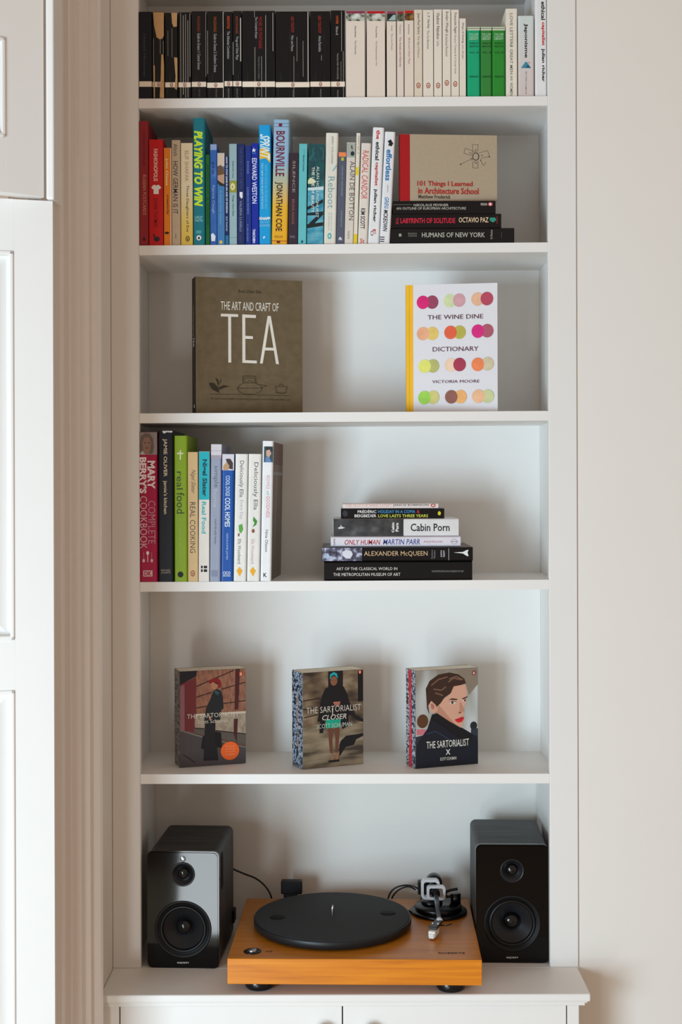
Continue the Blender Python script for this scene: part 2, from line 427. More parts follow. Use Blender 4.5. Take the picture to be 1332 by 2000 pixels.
pengu(454.6, 472, 'slim black paperback with a brownish author line and a broad white crease', band=(158.7, 168.7), yt=21.5,
      texts=[('ARISTOPHANES', M('#8a3a1e'), 460, 31, 465, 66), ('Frogs and Other Plays', INKG, 459.5, 72, 466, 117), ('PENGUIN', M('#77746e'), 462, 173, 464.5, 192)], creases=[(470, 35, 120, 1.8), (455.4, 82, 146, .8)])
pengu(472.8, 537.5, 'very wide black paperback with two-line title THE COMPLETE ESSAYS', band=(159.3, 170), yt=21.5,
      texts=[('MICHEL DE MONTAIGNE', M('#8c1f1c'), 505, 33, 512, 95), ('The Complete Essays', INKG, 497, 33, 503, 75), ('TRANSLATED BY M. A. SCREECH', M('#6a6862'), 504, 110, 507, 155), ('PENGUIN', M('#77746e'), 504, 175, 507, 187)],
      creases=[(497, 22, 34, .5), (498, 92, 190, .7), (511, 110, 190, .6), (519, 30, 191, .8), (533, 25, 100, .9)])
pengu(538, 605, 'widest black paperback, WAR AND PEACE, a white crease down its right side', band=(160.5, 170.5), yt=22.5,
      texts=[('LEO TOLSTOY', M('#a62a1c'), 568.5, 33, 574, 64), ('War and Peace', INKG, 568.5, 69, 573.5, 100), ('PENGUIN', M('#77746e'), 571.5, 176, 574.5, 190)],
      creases=[(601.6, 23, 161, 1.6), (580, 72, 120, .5), (592, 80, 150, .5), (574, 110, 190, .5)])
pengu(605.6, 645.6, 'black paperback right of the widest one, two red words above two white ones', band=(159.5, 169.5), yt=22,
      texts=[('LEO TOLSTOY', M('#a62a1c'), 621.5, 31, 627, 65), ('Anna Karenina', INKG, 622, 70, 628, 101), ('PENGUIN', M('#77746e'), 625, 174, 628, 190)], creases=[(628, 108, 118, .5)])
pengu(646, 673.8, 'black paperback standing directly left of the white ones, creased right side', band=(159.5, 169.5), yt=20.5,
      texts=[('HOMER', M('#c4501c'), 656, 31, 661, 47), ('Iliad', INKG, 656, 52, 660.5, 68), ('TRANSLATED WITH NOTES', M('#8a8780'), 658, 104, 661, 155), ('PENGUIN', M('#8a8780'), 658.5, 176, 661, 190)],
      creases=[(667, 22, 100, .7), (670.5, 100, 190, .6), (666, 120, 170, .4)])

CW = M('#e2d5c6', 0.5, var=0.05, scale=20); CW2 = M('#e5dccd', 0.5, var=0.04)
def white_classic(x0, x1, yt, label, top, photo, tex, y=0.006, col=CW):
    its = [('b', top, yt, yt + 5.5, (x0 + x1) / 2), ('b', photo, yt + 5, yt + 19.5, (x0 + x1) / 2)] + tex
    bk(2, x0, x1, yt, label, col, its, y=y, group=G1w, pages=PAGESW)
ph = lambda n, a, b, c: ramp_mat(n, [(0.35, a), (0.5, b), (0.62, c)], (90, 90, 90), 0.5, detail=3)
white_classic(675.5, 713, 21.5, 'wide white paperback with a pink top stripe over a pale statue photo', M('#8e2f4c'), ph('statue_photo', '#3d4038', '#b7b8a8', '#d5dcd8'),
              [('t', 'Herodotus', M('#55504a'), 692.5, 51, 696, 73), ('t', 'The Histories', M('#8a7f7a'), 692.5, 79, 696, 106)])
white_classic(716.5, 752.5, 21.5, 'wide white paperback with a bright red top stripe over a grey-green photo', M('#b50f1c'), ph('relief_photo', '#4d4f45', '#c0bfae', '#cfd4cf'),
              [('t', 'Thucydides', M('#55504a'), 733, 51, 736.5, 74), ('t', 'The Peloponnesian War', M('#a07068'), 733, 80, 736.5, 129)])
m = MB()
white_classic(755.5, 774, 22, 'slim white paperback with a mauve stripe over a dark photo with a pale triangle', M('#8b4058'), M('#14211f'),
              [('p', M('#9db8b4'), [(758, 40), (768, 29), (772.5, 29), (772.5, 40)]), ('t', 'Ovid', M('#77706a'), 764, 50, 766.5, 60), ('t', 'The Love Poems', M('#a58f88'), 764, 65, 767, 98)])
white_classic(775.3, 788.8, 22, 'narrowest white paperback with a red stripe over a green-brown photo', M('#9b2a26'), ph('field_photo', '#2f3a28', '#68705a', '#8a8270'),
              [('t', 'Tacitus', M('#77706a'), 780.5, 48, 783, 67), ('t', 'The Annals and Histories', M('#b06f6c'), 780, 72, 784, 131)])
white_classic(790, 808.4, 20.5, 'slim white paperback with a red stripe over a brown photo', M('#c2170f'), ph('amber_photo', '#2c1c12', '#8a5a22', '#a87a3c'),
              [('t', 'Aristophanes', M('#77706a'), 796.5, 47, 800, 67), ('t', 'Birds and Other Plays', M('#b58480'), 796.5, 74, 801, 125)])
DOR = M('#a4472c')
def pale(x0, x1, yt, label, t1, t2, a, b, c, cov=CW2, lg=True, ly=167, bottom=0, w1=3):
    mid = (x0 + x1) / 2
    its = [('t', t1, INKK, mid - w1, a, mid + w1, b, {'bold': 0.005}), ('t', t2, M('#6d665e'), mid - w1 + .5, b + 3, mid + w1 - .8, c, {'bold': 0.0})]
    if lg: its += logo(mid, ly, 4, 5.6, DOR, cov)
    bk(2, x0, x1, yt, label, cov, its, group='slim cream paperbacks on the top row', pages=PAGESW)
pale(809.2, 825.2, 19, 'cream paperback beside the red-topped ones, AGE OF REASON', 'Jean-Paul Sartre', 'The Age of Reason', 26, 67, 113, M('#ded0bc', .5))
pale(826.2, 846.6, 19.5, 'widest of the slim cream paperbacks, GO-BETWEEN', 'L. P. Hartley', 'The Go-Between', 25, 56, 96)
pale(847.6, 863.6, 18.5, 'cream paperback third of the oval-marked row, one short word after its author line', 'Vladimir Nabokov', 'Lolita', 25, 77, 90)
pale(864.6, 880.6, 18.5, 'cream paperback BRIDESHEAD REVISITED with a raised orange oval', 'Evelyn Waugh', 'Brideshead Revisited', 23, 64, 110, ly=162)
pale(881.4, 896.8, 19, 'cream paperback with the longest title line, BONJOUR TRISTESSE', 'Françoise Sagan', 'Bonjour Tristesse & A Certain Smile', 25, 66, 144, ly=164)
pale(897.6, 910.3, 36, 'short cream paperback WAYS OF SEEING, beside the green books', 'Ways of Seeing', 'John Berger', 44, 84, 116, lg=False, w1=2.4)
for x0, x1, h1, lb, dk in ((912.5, 938, '#0aa372', 'bright teal-green small hardback, leftmost of the three green ones', '#055c42'),
                           (938.6, 961, '#2f8136', 'dark green small hardback, middle of the three green ones', '#134a18'),
                           (961.4, 987, '#25872b', 'grass-green small hardback, rightmost of the three green ones', '#124f18')):
    c = (x0 + x1) / 2; K = M(dk, .6); G_ = M(h1, 0.55)
    its = [('b', M('#c9d0b8', .6), 52.5, 59.5, c), ('b', M('#7d8a70', .6), 55, 56.5, c)]
    its += [('t', s_, M('#a9d8ae'), c - 9, a, c + 9, a + 4, {'rot': 'h'}) for s_, a in (('THE LOEB', 65), ('CLASSICAL', 69.6), ('LIBRARY', 74))]
    its += [('t', s_, K, c - 9, a, c + 9, a + 3.4, {'rot': 'h'}) for s_, a in (('WORKS OF', 83), ('ARISTOTLE', 89), ('VOL. III', 101), ('TRANSLATED', 148))]
    bk(2, x0, x1, 52.5, lb, G_, its, hard=True, group='small green hardbacks on the top row')
bk(2, 988, 1010.3, 17, 'tall cream paperback LOVE LETTERS in grey capitals, right of the green books', M('#e6dfcf', .5),
   [('t', 'LOVE LETTERS', M('#77756c'), 996, 26, 1001.5, 92), ('t', 'of', M('#77756c'), 996.5, 87, 1001, 92), ('t', 'GREAT MEN', M('#77756c'), 996, 96, 1001.5, 145), ('t', 'AND', M('#77756c'), 997, 148, 1001, 158), ('t', 'WOMEN', M('#77756c'), 996, 161, 1001.5, 187)], pages=PAGESW)
bk(2, 1012, 1043.6, 31, 'pale blue-grey book JAPONISME with a small blue mountain', ramp_mat('pale_blue_fade', [(0.0, '#d2c6c2'), (0.05, '#d4ccc9'), (0.16, '#cfdcda')], (1, 1, 1), 0.5, 'Z'),
   [('t', 'Japonisme', INKK, 1023, 46, 1031, 113, {'bold': .03}), ('p', M('#3f87a0'), [(1017.5, 133), (1026, 121), (1029, 121), (1037, 133)]), ('p', M('#1e5a78'), [(1026, 133), (1031, 126), (1037, 133)]),
    ('o', M('#c22b1c'), 1033.5, 122.5, 1.2, 1.2), ('t', 'Erin Niimi Longhurst', M('#55524e'), 1025.5, 140, 1029, 184, {'bold': 0})], hard=True, dpt=.15)
def ethical(row, x0, x1, yt, label, yoff, lean=0.0, xoff=0.0, k=1.0, dpt=.16, **kw):
    c = (x0 + x1) / 2
    def T(s_, mt, a, b, dx): return ('t', s_, mt, c + dx - 3.8, yoff + a, c + dx + 3.8, yoff + b, {'bold': .03})
    dx = lambda a: lean * (1 - (a - 0) / 230) + xoff
    its = [T('the', M('#c4231f'), 12, 30, dx(21)), T('ethical', INKK, 35, 71, dx(53)), T('capitalist', M('#c4231f'), 75, 121, dx(98)), T('julian richer', INKK, 127, 192, dx(160))]
    if row == 3: its += [('t', 'U', INKK, c - 5.5, yoff + 209, c - 0.5, yoff + 218, {'bold': 0}), ('t', 'E', M('#c4231f'), c - 1, yoff + 206, c + 4.5, yoff + 216, {'bold': 0})]
    bk(row, x0, x1, yt, label, M('#e7e8e8', .3), its, hard=True, dpt=dpt, lean=lean, pages=PAGESW, **kw)
ethical(2, 1045, 1068.2, -48, 'white hardback running out of the top edge, at the far right of the top row', -32, 0, xoff=4)

# ---- second row
T = lambda s_, mt, a, b, c, d_, **o: ('t', s_, mt, a, b, c, d_, o)
bk(3, 272, 290, 236.5, 'dull dark-red book at the far left of the second row, RUSSIAN POSTCARDS', M('#8f1f25', .55),
   [T('RUSSIAN SURREALIST', M('#6d1419'), 278.5, 255, 284, 326), T('RUSSIAN POSTCARDS', M('#c98a6a'), 279, 341, 285.5, 420, bold=0, shear=.15), ('o', M('#3a0a0d'), 281.5, 467, 2.4, 3.6)], dpt=.15)
bk(3, 291, 319, 272.5, 'bright red book FASHIONOPOLIS with a small white T-shirt on its spine', M('#c20a0c', .45),
   [T('FASHIONOPOLIS', M('#f0c9bf'), 300, 291, 308, 354, bold=.02),
    ('p', M('#e6dfd8'), [(295.5, 366), (299.5, 361.5), (302.5, 361), (305, 363), (307.5, 361), (310.5, 361.5), (315, 366), (311.8, 370), (310, 369), (310, 379), (300, 379), (300, 369), (298.2, 370)]),
    T('DANA THOMAS', M('#7a0508'), 300.5, 388, 308, 444), ('o', M('#2c1a1c'), 306, 467, 6, 5), ('p', M('#2c1a1c'), [(300, 456), (303, 459), (302, 463), (299, 462)])], dpt=.13)
bk(3, 320, 335, 289, 'orange paperback in the second row with a dark leaf mark near its foot', M('#dd7a12', .5),
   [T('John Cleese', M('#f1d9a8'), 322.5, 309, 328.5, 362), T('creativity', M('#2a1508'), 324.5, 380, 330, 420, shear=.2), ('b', M('#e9d9bb'), 288, 289.5, 327), ('r', M('#f1e5cf'), 333.2, 290, 334.5, 479), ('o', M('#2a1508'), 326, 455, 4.4, 2.4)], pages=PAGESW)
bk(3, 335.6, 352.6, 273.7, 'grey-tan paperback HOW GERMAN IS IT', M('#b9a083', .6),
   [T('Abish', M('#4a4038'), 339, 281, 346.5, 305, bold=0), T('HOW GERMAN IS IT', M('#3b332c'), 338, 315, 347.5, 418, bold=.006), T('FABER', M('#8a7560'), 342, 456, 344.5, 467)])
bk(3, 353.4, 376.8, 279.4, 'cream book fading to yellow at its foot, THREE DAUGHTERS OF EVE', ramp_mat('cream_to_yellow', [(0.0, '#d9b23e'), (0.04, '#dbba54'), (0.11, '#dcc9a2')], (1, 1, 1), .5, 'Z'),
   [T('ELIF SHAFAK', M('#a9786c'), 361, 294.5, 368.5, 355, bold=0), T('Three Daughters of Eve', M('#3b342c'), 362.5, 362, 369, 453, bold=.006)] + logo(366.5, 466.5, 4, 5.4, INKK, M('#d9b23e')))
bk(3, 377.4, 401, 230.5, 'tall teal hardback PLAYING TO WIN in lime-green slanted capitals', M('#0f7480', .45),
   [T('PLAYING TO WIN', M('#c9e82e'), 379, 255.5, 396, 403, bold=.05, shear=.18), T('LAFLEY', M('#8fc6c9'), 380.5, 422, 396, 427, rot='h'), T('MARTIN', M('#8fc6c9'), 380.5, 428.5, 396, 433, rot='h'),
    ('o', M('#e4e4dc'), 388.5, 464.5, 4.8, 5), ('o', INKK, 388.5, 465, 2, 2.6), ('r', M('#4f9aa0'), 383, 450, 393, 456)], hard=True, dpt=.16)
bk(3, 401.6, 410.2, 302, 'slim dark green book squeezed beside the tall teal hardback', M('#0f5c24', .55), [T('ANTHONY & GREENE', M('#0a3f18'), 403.5, 320, 408, 440)])
bk(3, 410.6, 424, 281.3, 'slim book in mottled royal blue and pale blue, left of the head-topped one', ramp_mat('sky_blue_mottle', [(0.38, '#1b4f9c'), (0.55, '#2b64b0'), (0.66, '#8fa6d2')], (12, 12, 16), .4, detail=2),
   [('b', M('#90a3cc'), 282, 293, 417), T('JULIA', M('#12244f'), 413.2, 316, 418, 341, bold=.03), T('Patricia Clough', M('#9db6dc'), 413.5, 362, 419.5, 417, bold=0), ('p', M('#dfe3ea'), [(412, 458), (416, 455), (421, 461), (420, 471), (413, 471)])])
bk(3, 424.4, 439.2, 298.6, 'slim pale-and-blue book with a brown-haired head at the top of its spine', M('#3f78ae', .45),
   [('b', M('#cfbfae'), 299, 325, 431), ('p', M('#6b4c30'), [(424.8, 325), (431, 322), (436, 328), (438.4, 340), (425, 344)]), ('p', M('#b9947a'), [(425, 343), (438, 340), (438, 360), (431, 357), (425, 351)]), ('p', M('#2a2320'), [(425, 352), (432, 357), (438.4, 360), (438.4, 364), (430, 363), (425, 358)]),
    T('A Seven-Year Season', M('#7fb0d6'), 429.5, 372, 433.5, 438, bold=0), ('o', M('#d2ba5a'), 431.5, 473, 3.2, 3.6)])
bk(3, 439.6, 447.2, 305, 'thinnest navy paperback in the second row with white capitals', M('#13265c', .45),
   [T('HOW TO STAY SANE IN AN AGE OF DIVISION', M('#d9dce6'), 441, 306.5, 444.6, 416, bold=.02), T('ELIF SHAFAK', M('#aebad2'), 441, 423, 444.6, 452), ('b', M('#1d6f96'), 460, 478, 443)])
bk(3, 447.8, 463, 281, 'pale grey-blue paperback with an olive square halfway up', M('#93afb4', .55),
   [T('Deborah Levy', M('#2f4a3c'), 453, 315, 457, 348), ('b', M('#8f9434'), 353, 376, 455), ('o', M('#dcd0a0'), 454.5, 364.5, 4.6, 7), ('o', M('#b98868'), 454, 365, 1.5, 3), T('Things I Dont Want', M('#2f4a3c'), 453, 381, 457, 422), ('b', M('#6c888c'), 463.5, 464.1, 455)])
bk(3, 463.6, 478.4, 280.6, 'navy paperback with a small white stamp halfway up', M('#16265a', .5),
   [T('THE STORY OF MY TEETH', M('#43508c'), 468.5, 288, 473, 368, bold=0), ('p', M('#e2e2e6'), [(468, 375), (473.5, 375), (474, 386), (471, 388), (468, 383)]), T('VALERIA LUISELLI', M('#8f9ac0'), 468, 392, 472.5, 452, bold=0), T('GRANTA', M('#3c4a80'), 468, 458, 471.5, 474)])
bk(3, 479.2, 491, 284.5, 'slim deep-blue paperback directly left of the brighter blue book', M('#122f82', .45),
   [T('KWASI', M('#6f86c4'), 482.5, 315, 486, 339), T('LONDON REVIEW', M('#6f86c4'), 482.5, 366, 486, 419), T('PUBLISHER', M('#7f93c8'), 482.5, 438, 485, 472, bold=0)])
bk(3, 491.4, 505.4, 279.8, 'bright royal-blue book with a white star above large white capitals', M('#10289a', .4),
   [('p', M('#dfe6f2'), [(495.5, 288), (496.8, 292), (500.5, 292), (497.6, 294.3), (498.8, 297.5), (495.5, 295.4), (492.6, 297.6), (493.6, 294), (492, 292), (494.4, 292)]), ('r', M('#2b6ab8'), 492.6, 298.5, 500, 300.8),
    T('EDWARD WESTON', M('#dfe4f2'), 492.2, 309, 501.5, 397.5, bold=.012), T('TASCHEN', M('#e6eaf4'), 493.5, 447.5, 498.5, 474.5, bold=.03)])
SK = M('#109ad6', .4)
bk(3, 506, 529.6, 244, 'tall sky-blue book SPRINT with white and yellow slanted lettering', SK,
   [('p', M('#e2b83a'), [(507, 292), (516, 288), (528, 300), (528, 318), (519, 309), (507, 311)]),
    T('SPRINT', M('#dff0ee'), 508, 262, 527, 312, bold=.02, shear=.5), T('HOW TO SOLVE BIG PROBLEMS AND', M('#66c8ea'), 517, 322, 522, 408, bold=0), T('TEST NEW IDEAS IN JUST FIVE DAYS', M('#bfe6ee'), 509.5, 318, 514, 408, bold=0),
    T('KNAPP', INKW, 506.6, 424, 528, 429.5, rot='h', bold=.04), T('ZERATSKY', M('#7fd0ea'), 506.8, 432, 527.5, 436, rot='h', bold=0), T('& KOWITZ', M('#a8def0'), 507, 438.5, 527, 442.5, rot='h', bold=0), ('p', INKW, [(514, 463), (517, 461), (517.5, 464), (514.5, 466.5)])], hard=True, dpt=.15)
bk(3, 530, 561.5, 234, 'fattest second-row hardback, pale blue fading into yellow', ramp_mat('blue_to_yellow', [(0.0, '#e8a80e'), (0.075, '#e3b02c'), (0.135, '#a9b8a8'), (0.16, '#90b4cf')], (1, 1, 1), .42, 'Z'),
   [('b', INKK, 240.8, 241.4, 550), ('b', INKK, 247, 247.6, 550), ('r', M('#6b1f34'), 544.5, 241, 551, 247.3), T('BOURNVILLE', M('#6e1d38'), 538.5, 256, 556, 344.5, bold=.02), T('JONATHAN COE', M('#3a1c16'), 535.5, 355.5, 551.5, 451.5, bold=.02),
    T('PENGUIN', M('#a8741c'), 536, 460, 552, 465, rot='h', bold=0), ('b', M('#a8301c'), 470.2, 471.4, 545), ('r', M('#6b1f14'), 540.5, 470, 547, 475)], hard=True, dpt=.15, lean=5)
bk(3, 562.6, 581.2, 298.6, 'dark plum paperback SILENCE beside the fat blue-and-yellow hardback', M('#33232f', .5),
   [T('SILENCE', M('#a3958c'), 571.5, 314, 576.5, 376, bold=0), T('ERLING KAGGE', M('#9a5f54'), 570, 389, 575, 438, bold=0), T('VIKING', M('#8a8590'), 566, 460, 576, 465, rot='h', bold=0)], lean=3)
bk(3, 581.8, 598, 281, 'light turquoise slim paperback', M('#62bcc0', .5),
   [T('Lucy', M('#4c8f96'), 592.5, 291, 595.5, 301, bold=0), T('Bernard Larsson', M('#1f4f66'), 591.5, 303, 595, 335, bold=.02), ('o', M('#1c3c50'), 590, 472, 2, 2.6)], lean=3)
sea = ramp_mat('dark_teal_picture', [(0.34, '#06262a'), (0.48, '#0d5456'), (0.58, '#14424a'), (0.72, '#2b8784')], (26, 26, 22), .35, detail=4, dist=1.2)
sea2 = ramp_mat('blue_water_picture', [(0.35, '#1f7f9c'), (0.5, '#4aa0b8'), (0.68, '#79b8c4')], (30, 30, 60), .35, detail=4)
bk(3, 598.8, 631.4, 281.6, 'wide teal picture-spined paperback with dark diagonal strokes over blue water', sea,
   [('p', sea2, [(600, 366), (632, 366), (631, 478), (599.5, 478)]), ('p', M('#d8d9b0'), [(600.5, 352), (606, 347), (613, 350), (618, 355), (612, 359), (601, 359)]), ('p', M('#c7dde2'), [(600.3, 367), (632, 364), (632, 371), (600.3, 372)]),
    ('p', M('#0b2024'), [(600, 404), (631, 389), (631, 396), (600, 410)]), ('p', M('#0b2024'), [(599.8, 416), (631, 413), (631, 420), (599.8, 421)]), ('p', M('#0b2024'), [(600, 440), (612, 428), (631, 412), (631, 419), (607, 444), (600, 446)]), ('p', M('#10201e'), [(600, 438), (631, 434), (631, 441), (600, 446)]),
    T('ALAN HOLLINGHURST', M('#d8e2dc'), 617.5, 325, 623, 425, bold=0), T('THE LINE OF BEAUTY', M('#e6e8d8'), 608.5, 326, 614, 415, bold=.01), T('PICADOR', M('#7fb4bc'), 610, 455, 614, 472, bold=0)], lean=4)
bk(3, 631.8, 656.2, 260, 'tall off-white hardback with thin blue-grey title REBOOT', M('#e0dccf', .5),
   [T('JERRY COLONNA', M('#6f6d66'), 646.5, 266, 651, 320, bold=0), ('p', M('#8fb8c4'), [(649, 333), (657, 321), (657.5, 326), (651, 335)]), T('Reboot', M('#7da8a8'), 640.5, 345, 653, 407, bold=0), T('LEADERSHIP AND THE ART', M('#8fbab6'), 646, 415, 648, 452, bold=0), T('OF GROWING UP', M('#8fbab6'), 641, 415, 643.5, 450, bold=0),
    ('o', M('#54b0ae'), 643.5, 461, 4, 6), ('o', M('#e0dccf'), 643.5, 461, 1.6, 2.6)], hard=True, dpt=.15, lean=5.4, pages=PAGESW)
bk(3, 656.6, 672, 297.3, 'short slate-blue paperback with an orange patch at the top', M('#54596a', .5),
   [('b', M('#f08858'), 297.5, 306, 670), ('r', M('#b8c22c'), 666.5, 307.5, 671.5, 314), T('COME AND GET THESE MEMORIES', M('#a9acb6'), 667, 323, 669.5, 383, bold=0), T('ALAIN DE BOTTON', M('#a9acb6'), 665.5, 411, 668, 443, bold=0), T('&', M('#d6d6dc'), 661, 463, 669, 469, rot='h', bold=.03)], lean=5)
bk(3, 672.4, 689.4, 278.6, 'off-white paperback with a black ink figure at the top of its spine', M('#d9d0c3', .5),
   [('b', M('#a7aca2'), 279.5, 307.5, 686), ('o', M('#1e2c34'), 688.5, 300, 3.8, 4.6), ('p', M('#2c3436'), [(686, 283), (688, 285), (689, 293), (686, 289)]), T('ALAIN DE BOTTON', M('#55504a'), 682.5, 315, 691.5, 430, bold=0), T('PICADOR', M('#77706a'), 679, 451, 682.5, 467, bold=0)], lean=5.6, pages=PAGESW)
bk(3, 689.8, 697.6, 260, 'thinnest cream pamphlet with two yellow blocks on its spine', M('#e4dccb', .5),
   [('r', M('#e6cf2c'), 693.5, 326, 700.5, 342), ('b', M('#e6c814'), 457, 478, 692), T('DRAFT NO. 4', M('#77706a'), 699, 265, 701.5, 300, bold=0)], lean=7, pages=PAGESW)
bk(3, 698.2, 717.6, 280, 'off-white book RADICAL CANDOR in red brush capitals', M('#e0d8cd', .45),
   [T('RADICAL CANDOR', M('#cf4038'), 706.5, 294, 718.5, 388.5, bold=0, shear=.15), T('KIM SCOTT', M('#2e2a2a'), 704, 407, 713, 447, bold=.02), T('St', M('#c4483c'), 703, 466, 712, 475, rot='h')], lean=8, hard=True, pages=PAGESW)
ethical(3, 718, 740.4, 249.6, 'white hardback with red and black lower-case title, leaning in the second row', 252 - 10, 11, xoff=-0.5)
bk(3, 740.8, 761.6, 258, 'rightmost leaning white hardback with blue lower-case title EFFORTLESS', M('#e5e6e8', .3),
   [('p', INKK, [(757, 276), (763, 272), (768, 280), (765, 286), (758, 284), (760, 280)]), T('effortless', M('#2d76b4'), 753.5, 292, 764.5, 353, bold=.03), ('p', M('#8a8a8a'), [(757, 361), (758, 361), (757.4, 376), (756.6, 376)]), T('GREG', M('#4a84b8'), 751, 385, 759, 408, bold=.02, shear=.2), T('MCKEOWN', INKK, 748.5, 410, 757, 452, bold=.02, shear=.2),
    ('r', INKK, 741.5, 462.3, 751, 464), ('r', INKK, 741.2, 466.5, 750.6, 468.2), ('r', INKK, 741, 470.6, 750.3, 472.3)], hard=True, dpt=.16, lean=11.5, pages=PAGESW)

# ---- lying books
def flat(x0, x1, yt, yb, zbase, label, cover, its, y=0.01, dpt=.16, hard=False, pages=None, group=None, yaw=0.0):
    a = P(x0, yb, y); b = P(x1, yb, y); s = (D0 + y) / F
    H = b.x - a.x; t = (yb - yt) * s - 0.0004
    root = thing('book', label, 'book', (a.x, y, zbase + 0.0002), (0, 0, yaw), group)
    volume(root, t, H, dpt, cover, hard, pages, 'flat')
    items(root, y, its, H, 0, t)
    return zbase + t + 0.0004
GS = 'books lying flat in the second row'
z = max(zs(3, 0.09), zs(3, 0.34)) + .0003
SMK = M('#101011', .35, spec=.3)
z = flat(763, 1004.5, 444, 474.2, z, 'thickest black book, bottom of the second-row pile, HUMANS OF NEW YORK', SMK,
         [T('HUMANS OF NEW YORK', M('#b5b2a8'), 824, 454, 947, 463.5, rot='h', bold=.01), T('BRANDON', M('#77756c'), 797, 454.5, 814, 458, rot='h'), T('STANTON', M('#77756c'), 797, 459, 814, 462.5, rot='h'), ('r', M('#a09c92'), 779, 456.5, 784, 462),
          T('St Martins', M('#a09c92'), 957.5, 449, 962, 467, rot='u'), ('r', M('#4a4844'), 979, 453, 980, 465)], hard=True, dpt=.19, group=GS, y=.006, pages=PAGESW)
z = flat(763.5, 979, 416.3, 444.4, z, 'black book with red and cream capitals, middle of the second-row pile', M('#0d090c', .35, spec=.3),
         [T('THE', M('#b81c38'), 773, 425, 778.5, 438, rot='d'), T('LABYRINTH OF SOLITUDE', M('#cf1f3c'), 782, 425.8, 889, 436, rot='h', bold=.02), T('OCTAVIO PAZ', M('#e6c9a4'), 896, 424.5, 954, 434.5, rot='h', bold=.01),
          ('p', M('#2f8f78'), [(957, 425), (967, 425), (969, 430), (964, 434), (961, 434), (956, 430)]), ('r', M('#5a1418'), 969, 422, 972, 437)], group=GS, dpt=.14)
z = flat(767.5, 968, 391, 416.8, z, 'black paperback with two small grey title lines, top of the second-row pile', M('#0b0a0c', .35, spec=.3),
         [T('NIKOLAUS PEVSNER', M('#b0aca2'), 808, 398, 876, 403, rot='h'), T('AN OUTLINE OF EUROPEAN ARCHITECTURE', M('#b0aca2'), 774, 404.5, 910, 409.5, rot='h'),
          ('r', M('#8c8880'), 768, 399.6, 804, 400.1), ('o', M('#b53a4a'), 957.5, 398.8, 5, 4), ('o', M('#e6dcd2'), 957.5, 398.8, 2.6, 2.6), T('PENGUIN', M('#c9c4ba'), 939, 396.6, 951, 401.5, rot='h')], group=GS, dpt=.13, y=.012)
ztop101 = z

# ---- books facing the room
def facing(px, py_bot, px_r, y0, H, t, yaw, label, cover, hard, pages=None, zz=None, group=None):
    """front cover to the room: px,py_bot = near bottom-left corner, px_r = right edge; yaw>0 turns the right edge away."""
    a = P(px, py_bot, y0)
    if zz is not None: a.z = zz
    ur = (px_r - CX) / F                                  # a.x + w c = ur (D0 + y0 + w s)
    wd = (ur * (D0 + y0) - a.x) / (math.cos(yaw) - ur * math.sin(yaw))
    root = thing('book', label, 'book', a, (0, 0, yaw), group)
    volume(root, t, H, wd, cover, hard, pages, 'front')
    return root, wd
class Sheet:
    """printed picture on the front cover, drawn in fractions or crop pixels of that cover."""
    def __init__(s, root, W, H, x0, x1, y0, y1): s.r, s.W, s.H, s.b, s.n, s.mb = root, W, H, (x0, x1, y0, y1), 0, MB()
    def xy(s, X, Y):
        x0, x1, y0, y1 = s.b
        return max(0.0003, min(s.W - 0.0003, (X - x0) / (x1 - x0) * s.W)), max(0.0003, min(s.H - 0.0003, (1 - (Y - y0) / (y1 - y0)) * s.H))
    def poly(s, mat, pts):
        s.n += 1; q = [s.xy(*p) for p in pts]; yy = -0.0002 - 0.00004 * s.n
        tri = tessellate_polygon([[Vector((p[0], p[1], 0)) for p in q]])
        s.mb.add([(p[0], yy, p[1]) for p in q], [list(k) for k in tri], mat)
    def ell(s, mat, cx, cy, rx, ry=None, n=26):
        ry = ry or rx; s.poly(mat, [(cx + rx * math.cos(2 * math.pi * i / n), cy + ry * math.sin(2 * math.pi * i / n)) for i in range(n)])
    def line(s, mat, pts, w=3):
        for (a, b), (c, d_) in zip(pts, pts[1:]):
            L = math.hypot(c - a, d_ - b) or 1; nx, ny = -(d_ - b) / L * w / 2, (c - a) / L * w / 2
            s.poly(mat, [(a + nx, b + ny), (c + nx, d_ + ny), (c - nx, d_ - ny), (a - nx, b - ny)]); s.n -= 1
        s.n += 1
    def text(s, st, mat, X0, Y0, X1, Y1, **o):
        s.n += 1; a = s.xy(X0, Y0); b = s.xy(X1, Y1)
        put_text(st, mat, s.r, (a[0] + b[0]) / 2, (a[1] + b[1]) / 2, abs(b[0] - a[0]), abs(a[1] - b[1]), 'h', -0.0002 - 0.00004 * s.n, o.get('bold', .01), o.get('shear', 0))
    def done(s, name='cover_print'): s.mb.build(name, s.r, fix=False)
def spine_print(root, t, H, mat, name='spine_print'):
    m = MB(); m.add([(-0.0002, 0.0006, 0.0004), (-0.0002, t - 0.0006, 0.0004), (-0.0002, t - 0.0006, H - 0.0004), (-0.0002, 0.0006, H - 0.0004)], [[0, 1, 2, 3]], mat)
    m.build(name, root, fix=False)
def side_text(root, st, mat, cy, cz, L, h, y=-0.0004, bold=.01):   # reads down the spine
    vs, fs = text_geo(st, bold, 0); m = MB(); m.add([(y, cy - b * h, cz - a * L) for a, b in vs], fs, mat); m.build('lettering', root, fix=False)

